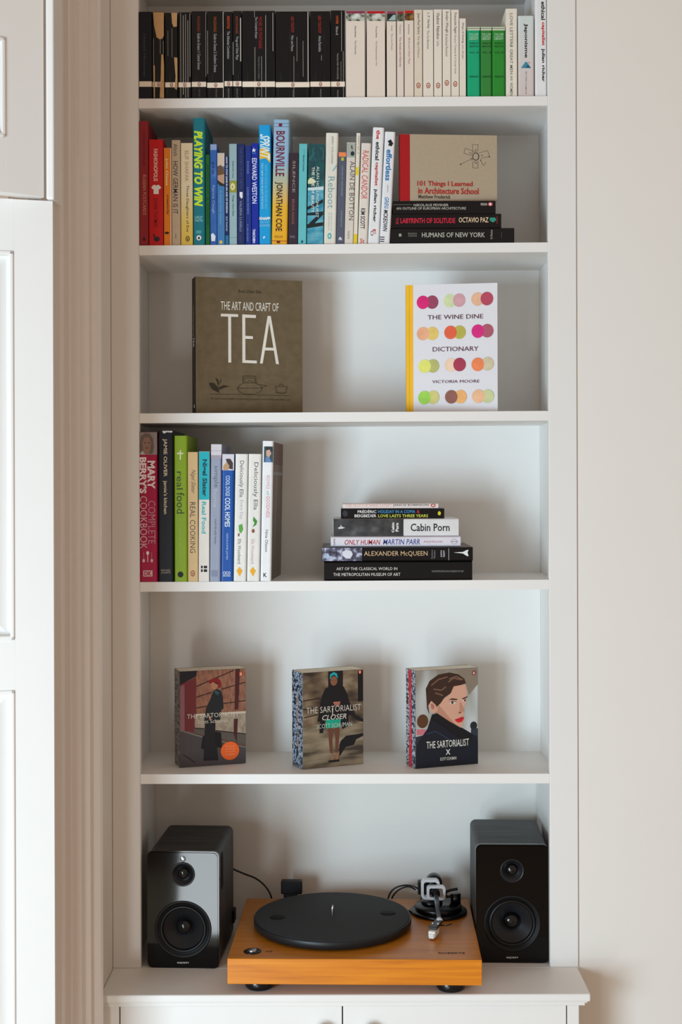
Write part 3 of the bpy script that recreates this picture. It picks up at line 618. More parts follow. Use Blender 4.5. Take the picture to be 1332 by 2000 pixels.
# 101 things: leans nowhere, stands on the pile
H = P(800, 262, 0.0145).z - ztop101
r_, W = facing(781, 391, 972.5, 0.0145, H, 0.020, R(4), 'landscape kraft-board book with red cloth spine standing on the pile', M('#ad9c84', .75, var=.08, scale=160), True, zz=ztop101 + .0003)
sh = Sheet(r_, W, H, 160, 912, 80, 585)
sh.poly(M('#a80d14', .5), [(160, 80), (238, 80), (238, 585), (160, 585)])
K = M('#3a332c')
for a in ([(722, 150), (766, 152), (764, 200), (724, 205), (722, 150)], [(665, 180), (725, 200), (712, 235), (655, 218), (665, 180)], [(772, 215), (838, 195), (855, 240), (786, 256)], [(724, 285), (765, 282), (764, 330), (724, 328), (724, 285)], [(785, 270), (800, 300), (808, 310), (826, 282)], [(630, 302), (720, 258)], [(705, 256), (722, 258), (716, 276)]):
    sh.line(K, a, 2.2)
sh.ell(M('#2a2420'), 747, 242, 26, 31); sh.ell(M('#ad9c84', .75, var=.08, scale=160), 747, 242, 20, 25); sh.ell(K, 630, 302, 5); sh.ell(K, 852, 242, 5)
for cx, cy in ((747, 192), (703, 216), (795, 235), (784, 270), (748, 294)): sh.ell(K, cx, cy, 4)
RD = M('#b3261e')
sh.text('101 Things I Learned', RD, 294, 432, 722, 480, bold=.02); sh.text('in Architecture School', RD, 300, 482, 768, 530, bold=.02); sh.text('Matthew Frederick', M('#4a4038'), 302, 537, 550, 565, bold=.012); sh.done()
spine_print(r_, .020, H, M('#a80d14', .5))

# the art and craft of tea
y0 = 0.030; zz = max(zs(4, -.3), zs(4, -.07)) + .0004; H = P(384, 540, y0).z - zz
TEA = ramp_mat('olive_brown_board', [(0.3, '#5f5036'), (0.7, '#6c5c42')], (60, 60, 60), .7)
r_, W = facing(382, 806, 591.5, y0, H, .036, R(16.5), 'large olive-brown book facing out, TEA in tall white capitals', TEA, True, zz=zz)
sh = Sheet(r_, W, H, 185, 1112, 95, 1275)
GR = M('#e3ddd2', .6); DK = M('#2e2618', .7)
sh.text('Bruno Schwarz Bible', DK, 555, 190, 752, 222, bold=0); sh.text('THE ART AND CRAFT OF', GR, 402, 300, 902, 374, bold=0)
for p in ([(402, 408), (551, 408), (551, 432), (490, 432), (490, 830), (465, 830), (465, 432), (402, 432)],
          [(586, 408), (704, 410), (704, 436), (612, 436), (612, 594), (678, 596), (678, 620), (612, 620), (612, 806), (711, 808), (711, 832), (586, 830)],
          [(806, 414), (834, 414), (904, 834), (878, 834), (860, 716), (782, 716), (762, 832), (738, 832)]): sh.poly(GR, p)
sh.poly(TEA, [(786, 692), (856, 692), (820, 470)])
sh.poly(DK, [(300, 1008), (340, 1010), (375, 1045), (380, 1092), (330, 1070), (305, 1035)]); sh.poly(DK, [(388, 1048), (420, 1028), (475, 1036), (430, 1050), (384, 1070)]); sh.poly(DK, [(378, 1030), (352, 960), (380, 985)]); sh.poly(DK, [(385, 1020), (404, 960), (400, 1000)])
sh.line(DK, [(380, 1000), (384, 1100)], 4); sh.line(DK, [(310, 1105), (990, 1110)], 3)
sh.line(DK, [(540, 1052), (566, 1020), (600, 1005), (690, 1003), (735, 1020), (758, 1048), (745, 1075), (690, 1102), (600, 1102), (556, 1080), (540, 1052), (758, 1048)], 3.5)
sh.line(DK, [(590, 1005), (590, 948), (602, 944), (690, 946), (700, 952), (702, 1005)], 4); sh.line(DK, [(604, 1000), (606, 962), (686, 962), (688, 1000)], 2.5); sh.line(DK, [(735, 1022), (762, 1018), (795, 1028), (765, 1035), (755, 1045)], 3); sh.line(DK, [(615, 1000), (645, 984), (675, 1000)], 2.5)
sh.line(DK, [(872, 1030), (880, 1075), (900, 1092), (945, 1092), (965, 1075), (974, 1030), (872, 1030)], 3); sh.line(DK, [(905, 1030), (910, 1010), (936, 1010), (942, 1030)], 2.5); sh.line(DK, [(870, 1085), (975, 1085)], 2.5)
sh.text('An enthusiasts guide to selecting, brewing, and serving exquisite tea', M('#4a3d28'), 308, 1135, 995, 1158, bold=0); sh.done()
spine_print(r_, .036, H, M('#2c2418', .6))
side_text(r_, 'THE ART AND CRAFT OF', M('#a59a86'), .018, H - .085, .062, .008); side_text(r_, 'TEA', GR, .018, H - .128, .020, .013)
m = MB(); m.add([(-.0004, .003, .001), (-.0004, .023, .001), (-.0004, .023, .026), (-.0004, .003, .026)], [[0, 1, 2, 3]], INKK); m.add([(-.0006, .008, .012), (-.0006, .016, .012), (-.0006, .012, .020)], [[0, 1, 2]], INKW); m.build('spine_emblem', r_, fix=False)

# the wine dine dictionary
y0 = 0.050; zz = max(zs(4, .1), zs(4, .3)) + .0004; H = P(800, 557, y0).z - zz
WD = M('#dfdee2', .45, var=.02)
r_, W = facing(793, 805, 972.5, y0, H, .028, R(-9), 'white book facing out with rows of coloured circle pairs and a yellow spine edge', WD, True, zz=zz, pages=PAGESW)
sh = Sheet(r_, W, H, 190, 1180, 150, 1512)
sh.poly(M('#f2b705', .5), [(190, 150), (270, 150), (270, 1512), (190, 1512)]); sh.poly(M('#d9a002', .5), [(226, 150), (233, 150), (233, 1512), (226, 1512)])
prs = [(378, 338, '#d8156f', 478, 338, '#96405c'), (670, 328, '#cfd9a8', 770, 324, '#cf9ea4'), (968, 318, '#e2b491', 1068, 315, '#b4445a'),
       (378, 672, '#e9ab84', 478, 672, '#e2c468'), (676, 665, '#e2603c', 772, 665, '#b8b04a'), (970, 658, '#d61f7c', 1070, 655, '#ac5468'),
       (395, 1020, '#dfe06c', 484, 1018, '#b8b86a'), (680, 1012, '#edcdb0', 772, 1008, '#a8324e'), (968, 1010, '#ee8350', 1072, 1005, '#ccbf9c'),
       (392, 1355, '#9bd24a', 484, 1352, '#cfc878'), (682, 1350, '#8f5a4c', 780, 1350, '#efb069'), (974, 1348, '#eab78c', 1072, 1348, '#c8cf96')]
for a, b, c1, c, d_, c2 in prs:
    sh.ell(M(c2, .45, var=.22, scale=60), c, d_, 68, 72); sh.ell(M(c1, .45, var=.22, scale=60), a, b, 68, 72)
    if c1 in ('#cfd9a8', '#e2b491', '#edcdb0'): sh.ell(M(c2, .45, var=.22, scale=60), c, d_, 68, 72)
PL = M('#5a2c40')
sh.text('THE WINE DINE', PL, 428, 478, 1026, 524, bold=.0); sh.text('DICTIONARY', PL, 482, 818, 976, 866, bold=.0); sh.text('VICTORIA MOORE', PL, 476, 1172, 984, 1202, bold=.0); sh.done()
spine_print(r_, .028, H, M('#e8ac06', .5))

# ---- fourth row, cookery books
GC = 'cookery books in the fourth row'
def b4(x0, x1, yt, label, cov, its, lean=0, hard=True, dpt=.18, y=.001, **k): return bk(5, x0, x1, yt, label, cov, its, hard=hard, dpt=dpt, lean=lean, y=y, group=GC, **k)
MG = M('#a8083f', .4)
b4(273.2, 308, 844, 'thick magenta cookbook with a grey-haired portrait at the top of its spine', MG,
   [('b', M('#8d8480'), 844.4, 888, 287), ('p', M('#6a5a50'), [(274, 886), (272, 868), (275, 852), (283, 846), (292, 847), (299, 856), (301, 872), (298, 886)]), ('p', M('#8f6f60'), [(280, 884), (278, 864), (283, 854), (291, 854), (295, 864), (293, 882), (288, 888)]), ('o', M('#3a2622'), 283, 865, 1.6, 1), ('o', M('#3a2622'), 291, 865, 1.6, 1), ('o', M('#6a2c2c'), 287, 875, 3, 1), ('p', M('#b9b3ae'), [(272, 888), (278, 880), (284, 888)]),
    T("BERRY'S", M('#ecd9dc'), 272.5, 893, 286.5, 964, bold=.04), T('MARY', M('#ecd9dc'), 288, 900, 303, 955, bold=.04), T('COOKBOOK', M('#dcb9c2'), 273.5, 969, 287.5, 1072, bold=-.005), T('COMPLETE', M('#c98ea0'), 289.5, 978, 303.5, 1062, bold=-.005),
    ('r', M('#c98ea0'), 280.3, 1078, 281, 1093), ('o', M('#d8b3bc'), 280.8, 1095, 2.6, 3.6), ('r', M('#f0e4e6'), 288, 1082, 289.2, 1098), ('o', M('#f0e4e6'), 288.6, 1080, 2.8, 3.6), ('r', M('#c98ea0'), 296, 1078, 296.8, 1093), ('o', M('#d8b3bc'), 296.6, 1095, 2.6, 3.6),
    ('r', M('#d8b8bc'), 280, 1114, 298, 1126), T('DK', MG, 282, 1115.5, 296, 1124.5, rot='h', bold=.04)])
b4(308.6, 340, 841, 'very dark navy cookbook with a strip of pale writing near the top', M('#080713', .35, spec=.3),
   [T('JAMIE OLIVER', M('#e0c9a2'), 317.6, 857, 326.5, 931, bold=.01), T("jamie's kitchen", M('#e0c9a2'), 318, 939, 327, 1004, bold=.01), ('p', M('#d9d9d9'), [(317, 841.6), (337, 841.6), (336, 845), (326, 844), (321, 847), (318, 845)]),
    T('MICHAEL', M('#9a9080'), 314.5, 1112, 333, 1116, rot='h'), T('JOSEPH', M('#9a9080'), 314.5, 1117, 333, 1121, rot='h')])
b4(340.6, 366.4, 851, 'lime-green cookbook with a black round mark at its foot', M('#86a812', .45),
   [T('real', M('#2d3a0c'), 345, 921, 357, 956, bold=0), T('food', M('#2d3a0c'), 345, 962, 360, 1003, bold=0), ('p', M('#dfe6b4'), [(351, 879), (353.5, 879), (353.5, 884), (358, 884), (358, 887), (353.5, 887), (353.5, 898), (351, 898), (351, 887), (346, 887), (346, 884), (351, 884)]),
    T('COOKBOOK', M('#aebf5a'), 350.5, 1012, 354, 1104, bold=-.01), ('o', INKK, 352.5, 1122, 5.6, 5.8)])
b4(367, 387, 883, 'straw-coloured paperback REAL COOKING in thin handwritten capitals', M('#d6b886', .55),
   [T('Nigel Slater', M('#4a3c28'), 371.5, 917, 382, 964, bold=-.005, shear=.4), T('REAL COOKING', M('#3a3024'), 371, 981, 381.5, 1080, bold=-.005)] + logo(376.5, 1120, 4.2, 6, M('#8f4a30'), M('#d6b886', .55)), hard=False)
b4(387.6, 408.6, 882, 'cookbook with a turquoise upper half over white, REAL FOOD', M('#e4dfd6', .45),
   [('b', M('#0db4c2'), 882.4, 976, 398), T('Nigel Slater', M('#0c3c4c'), 393, 897, 404.5, 970, bold=.04), T('Real Food', M('#36b0b4'), 394, 980, 402.5, 1042, bold=.02), ('r', INKK, 392.5, 1105, 396, 1110), ('r', INKK, 398, 1105, 404.5, 1110), ('r', INKK, 392.5, 1112, 396, 1117), ('r', INKK, 398, 1112, 404.5, 1117)], hard=False, lean=1.5)
b4(409, 430.4, 867.6, 'grey-blue book with a paler top and thin lettering, SIMPLE HOME', M('#98a0b4', .5),
   [('b', M('#d5d0d6'), 868, 895, 421), ('b', M('#a79ca8'), 889, 895, 421), ('b', M('#8d8a96'), 880, 880.6, 421), T('simple', M('#4c5268'), 416.5, 910, 427, 952, bold=-.01), T('home', M('#c9cdd8'), 416.5, 956, 425, 991, bold=-.01), T('mark & sally bailey', M('#5c6278'), 418, 1014, 423, 1063, bold=0), ('r', M('#8088a0'), 413, 1114, 425, 1126)], lean=3.5)
b4(430.8, 455, 886.8, 'royal-blue book with a small dog photo at the top, COOL DOGS', M('#0b4da0', .4),
   [('b', M('#d3cfd8'), 887, 918.5, 446), ('p', M('#3c3028'), [(441, 896), (450, 896), (455, 904), (455, 917), (446, 915), (443, 905)]), ('p', M('#b8946c'), [(436, 910), (443, 902), (448, 910), (446, 918), (436, 918)]), T('COOL DOGS', M('#bcd4ea'), 440.5, 929, 449, 969, bold=.02), T('COOL HOMES', M('#d4e2f0'), 439, 972, 449.5, 1029, bold=.02), T('GERALDINE JAMES', M('#9fbcdc'), 441, 1041, 445.5, 1093, bold=.01),
    T('CICO', M('#e4ecf4'), 435.5, 1116, 450, 1122, rot='h', bold=.01), T('BOOKS', M('#e4ecf4'), 436, 1123, 450, 1126, rot='h')], lean=3.5)
for x0, x1, lb, sec in ((455.6, 480.8, 'white cookbook with a small green sprig, left of its near twin', True), (481.6, 507, 'white cookbook with a larger green sprig, right of its near twin', False)):
    dx = x0 - 455.6
    its = [T('Deliciously Ella', M('#4c4a48'), 466 + dx + (1.5 if not sec else 0), 900 + (3 if not sec else 0), 476 + dx + (2 if not sec else 0), (971 if sec else 996), bold=0.0)]
    if sec: its += [T('Every Day', M('#9a9ab0'), 467, 977, 475, 1014, bold=-.01), ('p', M('#5aa33a'), [(466, 1026), (473, 1023), (475, 1034), (471, 1042), (467, 1038)]), ('p', M('#7c5a48'), [(465, 1042), (468, 1041), (467.5, 1048), (464.5, 1047)])]
    else: its += [('p', M('#3f8a2c'), [(495, 1009), (498, 1012), (502.5, 1018), (500.5, 1025), (496, 1028), (493, 1030), (497, 1022), (494, 1016)]), ('o', M('#8a4a40'), 494.5, 1037, 3, 4)]
    its += [T('Ella Woodward', M('#6a6864') if sec else M('#c9a0a8'), 464.5 + dx, 1053, 470.5 + dx, 1101, bold=0), ('p', M('#e8a70c'), [(467.5 + dx, 1107), (473.5 + dx, 1115), (468 + dx, 1126), (462 + dx, 1115)])]
    b4(x0, x1, 887, lb, M('#e4e1da', .45), its, lean=4.5, pages=PAGESW)
wood_pic = ramp_mat('dark_wood_picture', [(0.3, '#3a302a'), (0.5, '#55463a'), (0.7, '#7c6650')], (30, 14, 3), .35, detail=5, dist=2)
rb = bk(5, 507.8, 529.4, 861.6, 'tall white cookbook at the right end of the row, its dark side cover visible', M('#e6e6e6', .4),
   [('r', M('#2f4a4c'), 515.5, 872, 535, 903), ('p', M('#1c2428'), [(519, 872), (530, 872), (534.5, 880), (528, 884), (520, 880)]), ('p', M('#c9a08c'), [(520, 880), (527, 878), (530, 886), (525, 894), (520, 890)]), ('p', M('#5a7fb0'), [(519, 892), (526, 893), (531, 903), (518, 903)]),
    T('BOWLS', M('#d9a0a8'), 521, 929, 527, 955, bold=0), T('of', M('#7fb0c0'), 521, 959, 526, 967, bold=0), T('GOODNESS', M('#d98a88'), 520, 969, 527, 1011, bold=0), T('Nina Olsson', M('#55524e'), 518, 1035, 523.5, 1078, bold=0), T('K', INKK, 514.5, 1119, 521, 1127, rot='h')], hard=True, dpt=.19, lean=5.5, y=.001, group=GC)
rb.rotation_euler.z = R(-3.0)
tb = max(v.co.x for v in rb.children[0].data.vertices); hb = max(v.co.z for v in rb.children[0].data.vertices)
m = MB(); xx = tb + .0002
m.add([(xx, .006, .001), (xx, .188, .001), (xx, .188, hb - .001), (xx, .006, hb - .001)], [[0, 1, 2, 3]], wood_pic)
m.add([(xx + .0001, .010, hb - .045), (xx + .0001, .188, hb - .045), (xx + .0001, .188, hb - .001), (xx + .0001, .010, hb - .001)], [[0, 1, 2, 3]], M('#5a3028', .4))
m.add([(xx + .0001, .010, hb - .066), (xx + .0001, .188, hb - .066), (xx + .0001, .188, hb - .060), (xx + .0001, .010, hb - .060)], [[0, 1, 2, 3]], M('#8a8890', .4))
m.build('cover_print', rb, fix=False)

# ---- fourth row pile
GP = 'books lying flat in the fourth row'
z = max(zs(5, -.04), zs(5, .25)) + .0004
z = flat(633, 922.5, 1097.5, 1134.5, z, 'big black book at the bottom of the fourth-row pile, classical art title', M('#0b0b0d', .28, spec=.3),
         [T('ART OF THE CLASSICAL WORLD IN', M('#d6d3ca'), 657, 1108, 776, 1113.5, rot='h', bold=0), T('THE METROPOLITAN MUSEUM OF ART', M('#d6d3ca'), 651, 1119, 782, 1125, rot='h', bold=0), T('THE METROPOLITAN MUSEUM OF ART', M('#8a8880'), 843, 1114, 906, 1117.5, rot='h', bold=0)], hard=True, y=.004, dpt=.20, group=GP, pages=PAGESW)
z = flat(628.5, 923.5, 1069, 1096.6, z, 'glossy black book with silvery photo patches, second from the bottom of its pile', M('#0d0c0f', .25, spec=.3),
         [('p', ph('silver_photo', '#1c1a2a', '#5c5870', '#b8bcd0'), [(629, 1070), (707, 1070), (707, 1096), (629, 1096)]), ('p', M('#d2d4de'), [(668, 1078), (676, 1074), (686, 1076), (689, 1083), (684, 1091), (676, 1091), (670, 1086)]), ('p', M('#a9bcd4'), [(632, 1088), (640, 1080), (644, 1086), (650, 1088), (640, 1092)]),
          T('ALEXANDER McQUEEN', M('#cfb187'), 711, 1076.5, 835, 1087, rot='h', bold=0), T('Fashion', M('#9a96a0'), 842.5, 1074, 845, 1091, rot='u', bold=0), T('Theatre', M('#9a96a0'), 847, 1075, 850, 1091, rot='u', bold=0), T('JUDITH', M('#d6d3da'), 860.5, 1075, 864, 1088, rot='u'), T('WATT', M('#d6d3da'), 865.5, 1075, 869, 1088, rot='u'),
          ('r', M('#c9c6d0'), 876, 1071, 876.8, 1094), ('p', M('#e2e2e2'), [(886, 1079), (904, 1078), (912, 1074), (915, 1074), (913, 1079), (915, 1086), (912, 1086), (904, 1081)])], hard=True, y=.000, dpt=.20, group=GP, pages=PAGESW)
z = flat(646, 899.6, 1048.2, 1068.6, z, 'white book with red and blue brush capitals, ONLY HUMAN', M('#dcd8e0', .4),
         [T('ONLY HUMAN', M('#a8202c'), 673, 1054, 743, 1064, rot='h', bold=.01, shear=.2), T('MARTIN PARR', M('#2a3f8c'), 748, 1053, 820, 1063.5, rot='h', bold=.01, shear=.2), T('PHILLIP PRODGER', M('#b8788c'), 828, 1056, 864, 1060, rot='h', bold=0),
          ('o', M('#8f8790'), 887, 1057.8, 6, 5), ('o', M('#dcd8e0'), 887, 1057.8, 5.2, 4.3), ('r', M('#8f8790'), 880, 1057, 894, 1058.4), T('NPG', M('#55505c'), 651.5, 1052, 654.5, 1065, rot='u')], hard=True, y=.010, dpt=.185, group=GP, pages=PAGESW)
z = flat(650.8, 895.8, 1012.8, 1047.6, z, 'thick book with dark photo half and white half, large black serif title', M('#dad9d8', .4),
         [('p', ramp_mat('grey_forest_photo', [(0.35, '#1e1e1f'), (0.55, '#39393a'), (0.75, '#5c5c5c')], (40, 40, 40), .4, detail=6), [(651.2, 1013.4), (788, 1013.4), (788, 1047), (651.2, 1047)]), ('p', M('#c6c6c6'), [(660, 1031), (665, 1028), (666, 1024), (667, 1028), (674, 1031), (667, 1033), (661, 1033)]),
          T('Cabin', INKW, 765, 1020.5, 770, 1040, rot='u', bold=.03), T('Porn', INKW, 772.5, 1021.5, 778.5, 1038, rot='u', bold=.03), T('Cabin Porn', INKK, 802, 1022.5, 878, 1037.5, rot='h', bold=.012)], hard=True, y=.014, dpt=.165, group=GP, pages=PAGESW)
z = flat(665.8, 867.8, 992.4, 1012, z, 'black paperback with white, blue and yellow title lines', M('#0b0a0d', .3, spec=.3),
         [T('FRÉDÉRIC', M('#e6e4e0'), 698.5, 995.4, 735, 1002.2, rot='h'), T('HOLIDAY IN A COMA', M('#3c8fc4'), 738.5, 996.2, 811, 1002.2, rot='h'), T('&', M('#c42c34'), 814, 996.2, 819.5, 1002.2, rot='h'), T('BEIGBEDER', M('#e6e4e0'), 692.5, 1004.6, 735, 1010.4, rot='h'), T('LOVE LASTS THREE YEARS', M('#c9d04a'), 738.5, 1004.6, 836, 1010.4, rot='h'),
          ('o', M('#d9c820'), 858, 1002.5, 3, 4), ('o', M('#2c2a33'), 674, 1003, 5, 6)], y=.018, dpt=.13, group=GP)
z = flat(669.4, 856, 982.8, 992, z, 'slim pinkish-white paperback on the very top of the fourth-row pile', M('#e0d4cf', .45),
         [T('THE 24-HOUR WINE EXPERT', M('#d9a8a0'), 674, 984.6, 765, 990, rot='h', bold=0), T('JANCIS ROBINSON', INKK, 767.5, 984.4, 837, 989.6, rot='h', bold=.005), ('o', M('#b53a34'), 846, 987, 4.8, 3.6), ('o', M('#e0d4cf'), 846, 987, 3, 1.6)], y=.020, dpt=.12, group=GP, pages=PAGESW)

# ---- fifth row: three thick paperbacks turned to the right
street = lambda n, a, b, c: ramp_mat(n, [(0.36, a), (0.47, b), (0.56, c), (0.66, a)], (90, 90, 120), .35, detail=3)
def on6(px, py, y): 
    p = P(px, py, y); p.z = max(zs(6, p.x - .03), zs(6, p.x + .14)) + .0004; return p
def ydepth(px, py):      # depth at which a pixel meets the fifth-row shelf top
    zc = CZ - zs(6, P(px, py, 0).x); v = uv(px, py)[1]; return zc * F / v - D0
def trio(px, py, pxr, ytop, t, yaw, label, cov):
    y0 = ydepth(px, py); a = on6(px, py, y0); H = P(px, ytop, y0).z - a.z
    r_, W = facing(px, py, pxr, y0, H, t, yaw, label, cov, False, zz=a.z, group='thick photo-covered paperbacks on the fifth shelf', pages=PAGES)
    return r_, W, H
r_, W, H = trio(351.5, 1500, 478.5, 1311.5, .050, R(19), 'paperback with red-bereted figure by a brick wall and an orange sticker', M('#6b4a3e', .35))
sh = Sheet(r_, W, H, 210, 1060, 205, 1450)
brick = ramp_mat('brick_photo', [(0.35, '#7c4f3e'), (0.6, '#9c6a54')], (200, 200, 60), .3)
sh.poly(brick, [(210, 205), (1060, 205), (1060, 1000), (210, 1000)])
sh.poly(M('#1c1a22'), [(210, 205), (430, 205), (420, 280), (210, 380)]); sh.poly(M('#6e2c30'), [(215, 375), (420, 290), (420, 1010), (215, 970)]); sh.poly(M('#8c5a62'), [(215, 400), (270, 375), (270, 980), (215, 960)])
sh.poly(ramp_mat('pale_bricks', [(0.35, '#8d7d6c'), (0.6, '#a99a86')], (120, 120, 60), .3), [(400, 790), (1060, 780), (1060, 1110), (400, 960)])
sh.poly(M('#5c544e'), [(390, 940), (1060, 1060), (1060, 1200), (390, 1010)]); sh.poly(M('#4c4648'), [(215, 960), (400, 1020), (1060, 1230), (1060, 1450), (215, 1450)]); sh.poly(M('#77706c'), [(215, 960), (440, 1040), (1060, 1235), (1060, 1250), (440, 1060), (215, 975)])
for a in ([(420, 410), (900, 225)], [(420, 550), (620, 495)], [(740, 465), (1060, 385)], [(420, 690), (580, 670)], [(770, 650), (1060, 628)], [(395, 950), (520, 962)], [(670, 1000), (1060, 1065)], [(250, 1280), (400, 1395)]): sh.line(M('#2c1e1c'), a, 12)
sh.poly(M('#4a2224'), [(925, 205), (985, 205), (960, 740), (915, 740)]); sh.poly(M('#4a2224'), [(905, 860), (955, 860), (940, 1170), (900, 1060)])
sh.poly(M('#c9bba4'), [(410, 765), (1060, 765), (1060, 795), (410, 790)])
COAT = M('#202428'); 
sh.poly(M('#8a1c22'), [(578, 372), (595, 335), (640, 314), (690, 315), (728, 345), (740, 400), (725, 445), (705, 440), (700, 385), (660, 355), (600, 380)]); sh.poly(M('#b07a5c'), [(605, 380), (640, 362), (690, 378), (700, 420), (660, 465), (625, 455), (608, 425)]); sh.poly(M('#3a1c18'), [(640, 352), (690, 375), (695, 400), (655, 375)])
sh.poly(COAT, [(640, 480), (680, 455), (735, 480), (760, 560), (768, 720), (740, 730), (725, 860), (520, 860), (545, 700), (600, 580)]); sh.poly(M('#1a1b1f'), [(530, 860), (665, 860), (660, 1000), (700, 1385), (510, 1380), (525, 1000)]); sh.poly(M('#141416'), [(665, 1010), (735, 1030), (748, 1230), (660, 1210)]); sh.poly(M('#141416'), [(500, 1060), (525, 1060), (520, 1230), (480, 1220)]); sh.poly(M('#c08a70'), [(578, 810), (610, 805), (605, 850), (585, 850)])
sh.poly(M('#2f5458'), [(660, 470), (715, 500), (700, 540), (650, 500)])
sh.text('THE SARTORIALIST', M('#ddd2c2'), 300, 765, 965, 822, bold=-.005); sh.text('Scott Schuman', M('#ddd2c2'), 438, 848, 828, 895, bold=-.005)
sh.ell(M('#f0682a', .4), 852, 1272, 120, 120)
for k, s_ in enumerate(('The book', 'of the', 'street style', 'sensation')): sh.text(s_, M('#f2a07a'), 790, 1200 + 35 * k, 915, 1224 + 35 * k, bold=0)
sh.poly(M('#d9542c'), [(975, 250), (1015, 250), (1015, 300), (975, 300)]); sh.poly(M('#e8d0c0'), [(990, 258), (1003, 258), (1003, 292), (990, 292)]); sh.done()
spine_print(r_, .050, H, street('street_spine', '#0e0d12', '#3a363c', '#a59e94'))

r_, W, H = trio(591.5, 1503.4, 708, 1314.5, .054, R(25), 'paperback with a figure in a turquoise turban and black cape', M('#6b5a48', .35))
sh = Sheet(r_, W, H, 275, 1055, 215, 1470)
sh.poly(ramp_mat('dappled_wall_photo', [(0.34, '#2e2620'), (0.5, '#6a5844'), (0.64, '#95826a')], (16, 16, 34), .3, detail=2), [(275, 215), (1055, 215), (1055, 950), (275, 950)])
sh.poly(ramp_mat('pavement_photo', [(0.36, '#3c342c'), (0.5, '#7c6e58'), (0.66, '#978870')], (12, 12, 50), .3, detail=2), [(275, 930), (1055, 930), (1055, 1470), (275, 1470)])
CP = M('#16151a')
for a in ([(280, 580), (490, 560)], [(280, 690), (500, 680)], [(290, 800), (470, 770)]): sh.line(M('#2a1c14'), a, 14)
sh.poly(M('#1c1a1c'), [(600, 215), (790, 215), (790, 430), (720, 400), (600, 420)]); sh.poly(M('#141416'), [(985, 240), (1055, 225), (1055, 640), (985, 640)])
sh.poly(M('#1c1a1c'), [(880, 640), (960, 820), (1055, 870), (1055, 920), (980, 890), (870, 800)])
sh.poly(CP, [(760, 1140), (830, 1080), (1000, 1070), (1055, 1065), (1055, 1100), (960, 1140), (930, 1210), (820, 1230), (740, 1350), (740, 1200)])
sh.poly(CP, [(560, 440), (620, 410), (720, 400), (800, 430), (850, 540), (900, 760), (860, 830), (860, 950), (780, 990), (750, 860), (560, 860), (530, 1020), (485, 1015), (495, 870), (460, 860), (490, 680), (520, 530)])
sh.poly(M('#18a080'), [(565, 850), (760, 855), (755, 960), (565, 960)])
SKN = M('#6a4030'); sh.poly(SKN, [(600, 965), (665, 965), (650, 1120), (655, 1290), (622, 1290), (605, 1120)]); sh.poly(SKN, [(680, 965), (745, 965), (735, 1120), (720, 1290), (690, 1290), (690, 1120)])
sh.poly(M('#9a6a50'), [(640, 1290), (665, 1290), (668, 1385), (630, 1380)]); sh.poly(M('#9a6a50'), [(690, 1290), (720, 1290), (728, 1385), (692, 1380)]); sh.poly(CP, [(600, 1385), (740, 1380), (740, 1410), (600, 1412)])
sh.ell(M('#8a5a42'), 672, 345, 44, 62); sh.poly(M('#1fa3a8'), [(620, 310), (625, 255), (670, 228), (712, 250), (725, 320), (690, 275), (668, 262), (640, 285), (628, 320)]); sh.ell(M('#3a2018'), 655, 338, 9, 4); sh.ell(M('#3a2018'), 692, 338, 9, 4); sh.ell(M('#7a3830'), 673, 378, 12, 5)
sh.poly(M('#a86a58'), [(660, 620), (755, 620), (740, 680), (680, 670)]); sh.line(M('#c9c4b4'), [(650, 700), (655, 780), (630, 830)], 10)
sh.text('THE SARTORIALIST', M('#dcd4c6'), 318, 672, 1022, 752, bold=-.01); sh.text('CLOSER', M('#dcd8cc'), 520, 785, 832, 852, bold=0, shear=.25); sh.text('SCOTT SCHUMAN', M('#cfd8cc'), 450, 900, 905, 955, bold=-.01)
sh.ell(M('#c8442c'), 1010, 250, 18, 28); sh.ell(M('#ecd8cc'), 1010, 252, 8, 14); sh.done()
spine_print(r_, .054, H, street('crowd_spine', '#0a0e18', '#31455c', '#a9b6c6')); side_text(r_, 'THE SARTORIALIST  CLOSER', M('#c98a4a'), .024, H * .5, .11, .006)

r_, W, H = trio(811.5, 1502, 932, 1310.5, .046, R(21), 'paperback with a close-up face with red lips above a dark collar', M('#1c1f28', .3))
sh = Sheet(r_, W, H, 268, 1078, 200, 1470)
sh.poly(ramp_mat('blurred_street_photo', [(0.35, '#8d8478'), (0.5, '#aeb0ac'), (0.66, '#c4c8c6')], (26, 26, 8), .3, detail=1), [(268, 200), (1078, 200), (1078, 1470), (268, 1470)])
sh.poly(M('#8a7c6c'), [(780, 200), (1078, 200), (1078, 420), (960, 560), (920, 400)]); sh.ell(M('#5c3a24'), 360, 860, 72, 90); sh.poly(M('#c9707c'), [(285, 960), (400, 965), (400, 1040), (285, 1035)]); sh.poly(M('#2c2e3a'), [(268, 1060), (420, 1030), (420, 1300), (268, 1300)]); sh.ell(M('#23262e'), 1020, 965, 46, 55); sh.poly(M('#2c3440'), [(985, 1010), (1078, 1000), (1078, 1200), (985, 1100)])
SK1 = M('#d6a48c', .3, var=.04); SK2 = M('#c08a72', .3, var=.04); HR = M('#3c2820', .3, var=.3, scale=120); HR2 = M('#7a5a48', .3)
sh.poly(M('#151a26'), [(290, 1150), (420, 960), (480, 780), (540, 770), (700, 880), (880, 990), (1078, 1120), (1078, 1470), (268, 1470), (268, 1300)])
sh.poly(SK1, [(560, 660), (600, 600), (700, 540), (760, 430), (915, 410), (935, 520), (930, 620), (905, 700), (895, 760), (890, 820), (885, 880), (875, 950), (850, 985), (800, 975), (700, 880), (560, 770), (520, 740)])
sh.poly(SK2, [(560, 660), (600, 700), (700, 830), (790, 940), (850, 985), (790, 970), (680, 870), (540, 765)])
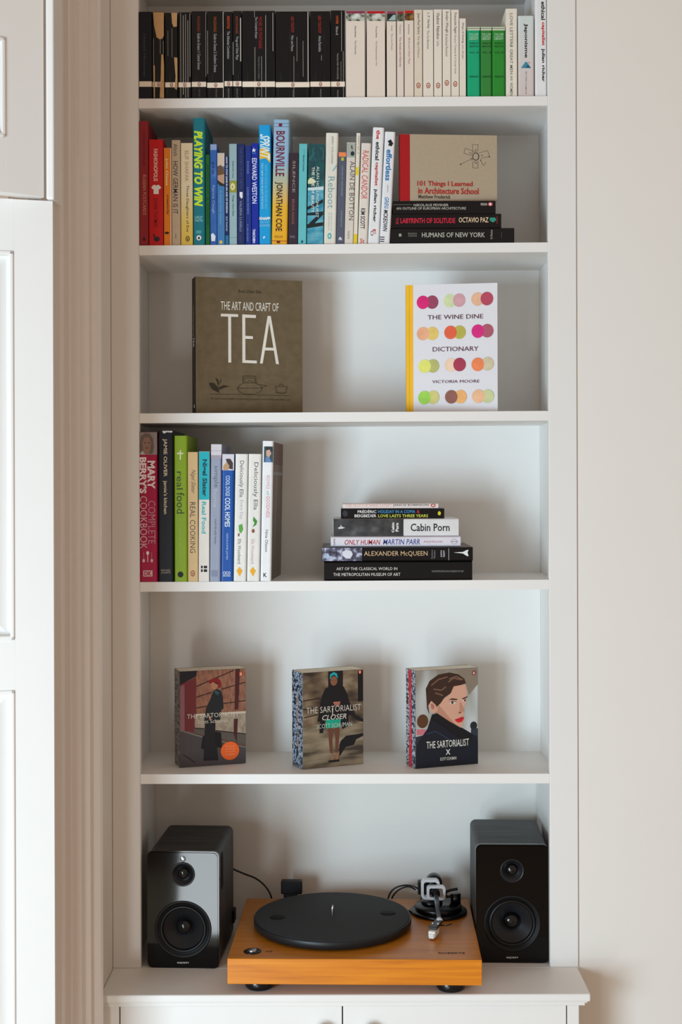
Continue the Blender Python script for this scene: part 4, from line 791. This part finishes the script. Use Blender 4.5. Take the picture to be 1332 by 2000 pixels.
sh.poly(SK1, [(440, 620), (470, 600), (520, 640), (540, 700), (510, 770), (470, 750), (445, 690)]); sh.poly(M('#b27460'), [(462, 640), (490, 635), (515, 680), (495, 720), (470, 700)])
sh.poly(HR, [(410, 600), (400, 440), (450, 340), (560, 265), (700, 245), (820, 275), (900, 340), (918, 400), (840, 420), (760, 430), (720, 520), (640, 570), (590, 640), (545, 680), (510, 640), (470, 600), (430, 660), (445, 780), (415, 690)])
for a in ([(470, 400), (560, 330), (680, 300)], [(500, 450), (600, 470), (660, 430)], [(520, 500), (620, 540)], [(700, 330), (790, 300), (880, 350)], [(690, 370), (760, 320), (860, 350)]): sh.line(HR2, a, 16)
sh.poly(M('#2c1a14'), [(690, 600), (740, 585), (810, 600), (800, 612), (740, 605)]); sh.poly(M('#2c1a14'), [(870, 595), (940, 570), (940, 582), (885, 610)])
sh.ell(M('#e6dad0'), 745, 645, 40, 16); sh.ell(M('#3a2a20'), 742, 643, 17, 15); sh.poly(M('#4a2c22'), [(695, 640), (740, 622), (790, 640), (785, 632), (740, 615)]); sh.ell(M('#e6dad0'), 900, 625, 24, 13); sh.ell(M('#3a2a20'), 905, 623, 13, 13)
sh.poly(SK2, [(840, 640), (870, 700), (895, 755), (850, 790), (815, 780), (835, 760)]); sh.poly(M('#7a4032'), [(820, 778), (850, 770), (855, 788), (830, 790)])
sh.poly(M('#d3202c'), [(770, 868), (830, 850), (855, 838), (888, 840), (885, 870), (860, 905), (815, 910), (790, 890)]); sh.line(M('#8a1018'), [(775, 870), (830, 866), (886, 856)], 6)
sh.poly(M('#101216'), [(460, 830), (480, 780), (540, 768), (700, 885), (880, 1000), (1000, 1090), (960, 1180), (840, 1120), (640, 960)]); sh.line(M('#33425c'), [(400, 1030), (520, 1000), (640, 1080), (840, 1220)], 10)
sh.text('THE SARTORIALIST', M('#e6e4d8'), 405, 1128, 955, 1220, bold=.0); sh.text('X', M('#e6e4d8'), 652, 1248, 712, 1318, bold=.02); sh.text('SCOTT SCHUMAN', M('#d9d6cc'), 580, 1350, 790, 1390, bold=.01)
sh.ell(M('#9c3a34'), 1022, 268, 22, 32); sh.ell(M('#e2d2c8'), 1022, 270, 9, 17); sh.done()
spine_print(r_, .046, H, street('crowd_spine_blue', '#0c0e16', '#3c4654', '#c2c8d0'))
m = MB(); m.add([(-.0005, .016, .0006), (-.0005, .032, .0006), (-.0005, .028, H * .5), (-.0005, .034, H - .001), (-.0005, .018, H - .001)], [[0, 1, 2, 3, 4]], M('#b8142c', .35)); m.build('spine_stripe', r_, fix=False)
side_text(r_, 'THE SARTORIALIST X', M('#d98a94'), .024, H * .5, .11, .005, y=-.0007)

# ------------------------------------------------------------------ loudspeakers
wood_black = ramp_mat('black_wood_grain', [(0.35, '#101113'), (0.5, '#1e2023'), (0.66, '#3a3d42')], (8, 120, 8), .5, detail=5, bump=.3, dist=.6)
GLOSS = M('#050506', .05, spec=.28, var=.02); MATT = M('#070708', .5, spec=.3); RUB = M('#09090a', .4, spec=.35); CONE = M('#232427', .34, metal=.3); CAPM = M('#08080a', .15, spec=.5)
def speaker(label, xl, xr, yf, htop, wt, tw, wf, yaw, mirror=1):
    a = P(xl, 1888, yf); b = P(xr, 1888, yf); W = b.x - a.x; H = P(xl, htop, yf).z - CT
    root = thing('loudspeaker', label, 'speaker', (a.x, yf, CT + .0004), (0, 0, yaw), 'black bookshelf loudspeakers')
    inv = mat4(root).inverted()
    DP = .205
    m = MB(); m.prism([rrect(.0005, W - .0005, .0005, H - .0005, .012)], 'y', .012, DP, wood_black, cap0=False); m.build('cabinet', root)
    hT = inv @ P(*tw, yf); hW = inv @ P(*wf, yf)
    rt, rw = .0222, .0545
    hT = (W / 2, hT.z); hW = (W / 2, hW.z)
    m = MB(); m.prism([rrect(0, W, 0, H, .011), circ(hT[0], hT[1], rt, n=40), circ(hW[0], hW[1], rw, n=56)], 'y', 0.002, .012, GLOSS)
    m.prism([rrect(.003, W - .003, .003, H - .003, .009), circ(hT[0], hT[1], rt, n=40), circ(hW[0], hW[1], rw, n=56)], 'y', 0.0, .002, GLOSS)
    baffle = m.build('baffle', root)
    m = MB(); c = (hT[0], 0, hT[1])
    m.lathe([(rt, .002), (rt + .0016, -.0006), (rt, -.0014), (rt - .002, .0), (.0150, .008), (.0125, .009)], c, 'y', M('#1a1b1e', .3)); tws = m.build('tweeter', root)
    m = MB(); m.lathe([(.0125, .009), (.0115, .006), (.009, .003), (.005, .0012), (.0001, .0006)], c, 'y', CAPM); m.build('dome', tws)
    m = MB(); c = (hW[0], 0, hW[1])
    m.lathe([(rw, .003), (rw + .0016, -.0004), (rw, -.0016), (rw - .003, -.0005), (.0475, .004), (.0465, .004)], c, 'y', MATT, 56); wo = m.build('woofer', root)
    m = MB(); m.lathe([(.0465, .004), (.0455, .0005), (.0430, -.0008), (.0405, .0008), (.0395, .005)], c, 'y', RUB, 56); m.build('surround', wo)
    m = MB(); m.lathe([(.0395, .005), (.030, .0115), (.0165, .021)], c, 'y', CONE, 56); m.build('cone', wo)
    m = MB(); m.lathe([(.0168, .0208), (.0155, .0150), (.0120, .0105), (.0070, .0080), (.0001, .0070)], c, 'y', CAPM, 40); m.build('dust_cap', wo)
    put_text('MAJORITY', M('#c9c9c9', .35), root, W / 2, .0105, .0235, .0042, 'h', -.0003, .03)
    return root, W, H, DP, hT
ls, W, H, DP, hT = speaker('black loudspeaker left of the turntable, pale glare across its glossy front', 287.8, 429.0, .002, 1662.5, 0, (357.7, 1706.5), (357.7, 1814), R(-3.2))
m = MB(); m.prism([rrect(.035, .052, H - .085, H - .012, .008)], 'x', W - .001, W + .0012, MATT); m.prism([rrect(.038, .049, H - .080, H - .017, .0054)], 'x', W + .0012, W + .0016, M('#050506', .7)); m.build('side_slot', ls)
m = MB(); m.lathe([(.0055, .001), (.0058, -.0006), (.0048, -.0012), (.0001, -.0010)], (hT[0], 0, hT[1] + .030), 'y', M('#8f979c', .2, metal=.8), 24); m.build('status_light', ls)
m = MB(); m.box(W - .002, W + .004, DP - .02, DP + .010, .028, .055, MATT, .002); m.build('terminal_plug', ls)
rs, W, H, DP, hT = speaker('black loudspeaker right of the turntable with grey wood-grain top', 929.8, 1071.3, .024, 1650, 0, (1002.4, 1700), (1001.6, 1803), R(-2.0))

# ------------------------------------------------------------------ turntable
yaw = R(-1.4)
FL = P(444, 1921.6, -0.138); FL.z = CT
tt = thing('turntable', 'wooden turntable with black platter on the worktop between the speakers', 'turntable', (FL.x, -0.138, CT + .0003), (0, 0, yaw))
ti = mat4(tt).inverted()
def TL(px, py, z):           # photo pixel on a horizontal plane at height z (above worktop) -> turntable frame
    v = uv(px, py)[1]; Y = (CZ - CT - z) * F / v; return ti @ P(px, py, Y - D0)
wood = ramp_mat('oiled_beech', [(0.30, '#c26c06'), (0.5, '#d67e0a'), (0.70, '#e08c14')], (5, 5, 150), .38, detail=6, dist=.4, bump=.08)
wood_top = ramp_mat('oiled_beech_top', [(0.30, '#b46a18'), (0.5, '#c27820'), (0.70, '#cf862e')], (5, 150, 5), .33, detail=6, dist=.4)
PW, PD, z0, z1 = .4705, .367, .0190, .0662
m = MB(); m.box(0, PW, 0, PD, z0, z1, wood, .0012, 2)
m.add([(.0015, .0015, z1 + .00015), (PW - .0015, .0015, z1 + .00015), (PW - .0015, PD - .0015, z1 + .00015), (.0015, PD - .0015, z1 + .00015)], [[0, 1, 2, 3]], wood_top)
m.build('plinth', tt)
fprof = [(.0001, 0), (.0235, 0), (.0265, .003), (.0272, .008), (.0272, .0145), (.026, .0165), (.026, .0189), (.0001, .0189)]
for fx, fy in ((.056, .040), (PW - .056, .038), (.056, PD - .05), (PW - .056, PD - .05)):
    m = MB(); m.lathe(fprof, (fx, fy, 0), 'z', M('#0f0f11', .22), 40); m.build('foot', tt)
zp = z1 + .0187; c = TL(649.5, 1789, zp); c.z = 0
m = MB(); m.lathe([(.0001, z1 + .0015), (.1480, z1 + .0015), (.1535, z1 + .0035), (.1565, z1 + .006), (.1568, zp - .0015), (.1560, zp), (.1548, zp + .0002), (.1535, zp - .0008), (.0001, zp - .0008)], c, 'z', M('#1b1c1e', .42), 96); pl = m.build('platter', tt)
m = MB(); m.lathe([(.1530, zp - .0008), (.1530, zp + .0006), (.1524, zp + .0008), (.0032, zp + .0008)], c, 'z', M('#303235', .75, var=.08, scale=90), 96); m.build('mat', pl)
for px, py in ((542, 1793), (757.5, 1784.5)):
    q = TL(px, py, zp); m = MB(); m.lathe([(.0001, zp + .0011), (.0158, zp + .0011), (.0158, zp + .0004)], (q.x, q.y, 0), 'z', M('#0a0a0b', .8), 30); m.build('finger_hole', pl)
m = MB(); m.lathe([(.0032, zp), (.0032, zp + .015), (.0026, zp + .019), (.0010, zp + .0215), (.0001, zp + .022)], c, 'z', M('#c9ccd0', .2, metal=1), 20); m.build('spindle', pl)
q = TL(493, 1859, z1)
m = MB(); m.lathe([(.0165, z1), (.0165, z1 + .0012), (.0155, z1 + .0018), (.0085, z1 + .0018)], (q.x, q.y, 0), 'z', M('#17130f', .3), 36); kb = m.build('power_button', tt)
m = MB(); m.lathe([(.0085, z1 + .0018), (.0085, z1 + .004), (.0070, z1 + .0052), (.0001, z1 + .0056)], (q.x, q.y, 0), 'z', M('#b9bcc0', .25, metal=1), 30); m.build('button_cap', kb)
q = TL(525, 1859, z1); put_text('33/45', M('#3a2410', .6), tt, q.x, q.y, .013, .008, 'h', z1 + .0004, .01, face='top')
q = TL(882, 1862, z1); put_text('ROBERTS', M('#4a3018', .5), tt, q.x, q.y, .050, .0085, 'h', z1 + .0004, .03, face='top')
# tonearm
q = TL(857, 1783, z1); tx, ty = q.x, q.y
BL2 = M('#060607', .28, spec=.35); SIL = M('#dadde0', .22, metal=.35, spec=.6)
m = MB(); m.lathe([(.0001, z1 + .0005), (.0560, z1 + .0005), (.0575, z1 + .002), (.0575, z1 + .006), (.056, z1 + .0075), (.0001, z1 + .0075)], (tx, ty, 0), 'z', BL2, 56)
m.prism([[(tx - .062, ty - .004), (tx - .035, ty - .042), (tx - .02, ty + .03), (tx - .05, ty + .026)]], 'z', z1 + .0005, z1 + .0068, BL2); base = m.build('tonearm_base', tt)
m = MB(); m.lathe([(.0001, z1 + .0075), (.0460, z1 + .0075), (.0480, z1 + .009), (.0480, z1 + .016), (.0465, z1 + .0178), (.0001, z1 + .0178)], (tx - .001, ty - .002, 0), 'z', BL2, 56)
m.lathe([(.0001, z1 + .0178), (.022, z1 + .0178), (.022, z1 + .024), (.0205, z1 + .0255), (.0001, z1 + .0255)], (tx - .014, ty + .004, 0), 'z', BL2, 36); m.build('turret', base)
zg = z1 + .0255; gx = tx - .017; gy = ty + .004                        # gimbal frames
m = MB(); m.prism([rrect(gx - .019, gx + .0195, zg, zg + .041, .009), rrect(gx - .0135, gx + .014, zg + .0055, zg + .0355, .005)[::-1]], 'y', gy, gy + .014, SIL); gb = m.build('gimbal', tt)
m = MB(); m.prism([rrect(gx - .008, gx + .0305, zg + .003, zg + .032, .007), rrect(gx - .0025, gx + .0252, zg + .0085, zg + .0265, .004)[::-1]], 'y', gy - .012, gy - .003, SIL); m.build('inner_ring', gb)
m = MB(); m.lathe([(.0001, .0), (.0150, .0), (.0165, .002), (.0165, .024), (.0150, .027), (.0001, .027)], (gx + .009, gy + .022, zg + .026), 'y', M('#17181a', .3), 40)
m.tube([(gx + .010, gy - .006, zg + .018), (gx + .010, gy + .03, zg + .024)], .005, BL2); m.build('counterweight', tt)
pa = Vector((gx + .0105, gy - .010, zg + .0175)); pbp = TL(858, 1797, z1 + .021)
m = MB(); m.tube([pa, pa.lerp(pbp, .5), pbp], [.0052, .0050, .0046], M('#55585c', .32, metal=.5), 16)
m.tube([pa + Vector((0, .006, 0)), pa + Vector((0, -.008, -.001))], .0085, BL2, 16)
m.tube([pbp, pbp.lerp(pa, -.06)], .0068, SIL, 16); arm = m.build('tonearm', tt)
hs = TL(848, 1810, z1 + .020); dirv = (hs - pbp); dirv.z = 0; dirv.normalize(); sd = Vector((-dirv.y, dirv.x, 0))
def ob(mb_, c, l0, l1, w, zz0, zz1, mat, bev=.001):
    mb_.box(-w, w, l0, l1, zz0, zz1, mat, bev, fn=lambda v: Vector((c.x, c.y, 0)) + sd * v.x + dirv * v.y + Vector((0, 0, v.z)))
m = MB(); ob(m, pbp, .001, .048, .0085, z1 + .0165, z1 + .0225, M('#2b2d30', .3), .0015); hsd = m.build('headshell', tt)
m = MB(); m.tube([pbp + dirv * .022 - sd * .006 + Vector((0, 0, -.003)), pbp + dirv * .022 - sd * .020 + Vector((0, 0, -.002)), pbp + dirv * .020 - sd * .030 + Vector((0, 0, .002))], .0012, BL2, 8)
if (-sd).x < 0:
    m = MB(); m.tube([pbp + dirv * .022 + sd * .006 + Vector((0, 0, -.003)), pbp + dirv * .022 + sd * .020 + Vector((0, 0, -.002)), pbp + dirv * .020 + sd * .030 + Vector((0, 0, .002))], .0012, BL2, 8)
m.build('finger_lift', hsd)
for k in (-1, 1):
    m = MB(); q = pbp + dirv * .030 + sd * (.0055 * k); m.lathe([(.0022, z1 + .0225), (.0022, z1 + .0245), (.0001, z1 + .0250)], (q.x, q.y, 0), 'z', M('#d6d8da', .2, metal=.9), 12); m.build('screw', hsd)
CAR = M('#ecebe6', .35)
m = MB(); ob(m, pbp, .026, .058, .0068, z1 + .0040, z1 + .0162, CAR, .001); ob(m, pbp, .058, .061, .0050, z1 + .0030, z1 + .0120, CAR, .0008); m.build('cartridge', tt)
q = TL(890, 1763, z1 + .018)
m = MB(); m.tube([(q.x, q.y, z1 + .017), (q.x, q.y, z1 + .036)], .0105, BL2, 20); m.tube(smooth_path([(q.x - .004, q.y, z1 + .033), (q.x - .018, q.y, z1 + .030), (q.x - .021, q.y, z1 + .038), (q.x - .012, q.y, z1 + .043), (q.x + .004, q.y, z1 + .046)], 5), .0030, BL2, 8); m.build('arm_rest', tt)
# dust-cover hinges on the back edge
def hinge(pxa, pxb):
    a = ti @ P(pxa, 1735, .244); b = ti @ P(pxb, 1735, .244)
    m = MB(); m.box(a.x, b.x, PD + .001, PD + .020, z1 + .008, z1 + .036, M('#0f1012', .4), .0025, 2); m.box(a.x + .006, b.x - .010, PD, PD + .016, z1 - .03, z1 + .010, M('#0f1012', .4), .002); m.build('hinge', tt)
hinge(549.5, 590.7); hinge(815.5, 848)

# ------------------------------------------------------------------ cables
RC = M('#0c0c0e', .4)
m = MB(); m.tube(smooth_path([P(445, 1690, .215), P(457, 1698, .225), P(478, 1707, .25), P(500, 1716, .262), P(518, 1731, .262), P(530, 1753, .255), P(533, 1790, .262), Vector((P(536, 1800, .262).x, .268, CT + .0024))], 7), .0019, RC, 8)
c_ = m.build('speaker_cable'); c_['label'] = 'thin black cable running from the left loudspeaker behind the turntable'; c_['category'] = 'cable'
for pts, lb in (([P(752, 1790, .262), P(758, 1755, .255), P(766, 1739, .252), P(780, 1731, .250), P(798, 1729, .248), P(812, 1733, .242), P(821, 1739, .246)], 'black cable arching highest behind the platter towards the tonearm'),
                ([P(759, 1792, .270), P(765, 1756, .266), P(775, 1741, .264), P(788, 1733.5, .262), P(800, 1732, .260), P(812, 1738, .258)], 'black cable arching just inside the higher one behind the platter')):
    pts = [Vector((pts[0].x, pts[0].y + .003, CT + .0024))] + pts
    m = MB(); m.tube(smooth_path(pts, 7), .0017, RC, 8); c_ = m.build('audio_cable'); c_['label'] = lb; c_['category'] = 'cable'; c_['group'] = 'cables behind the turntable'
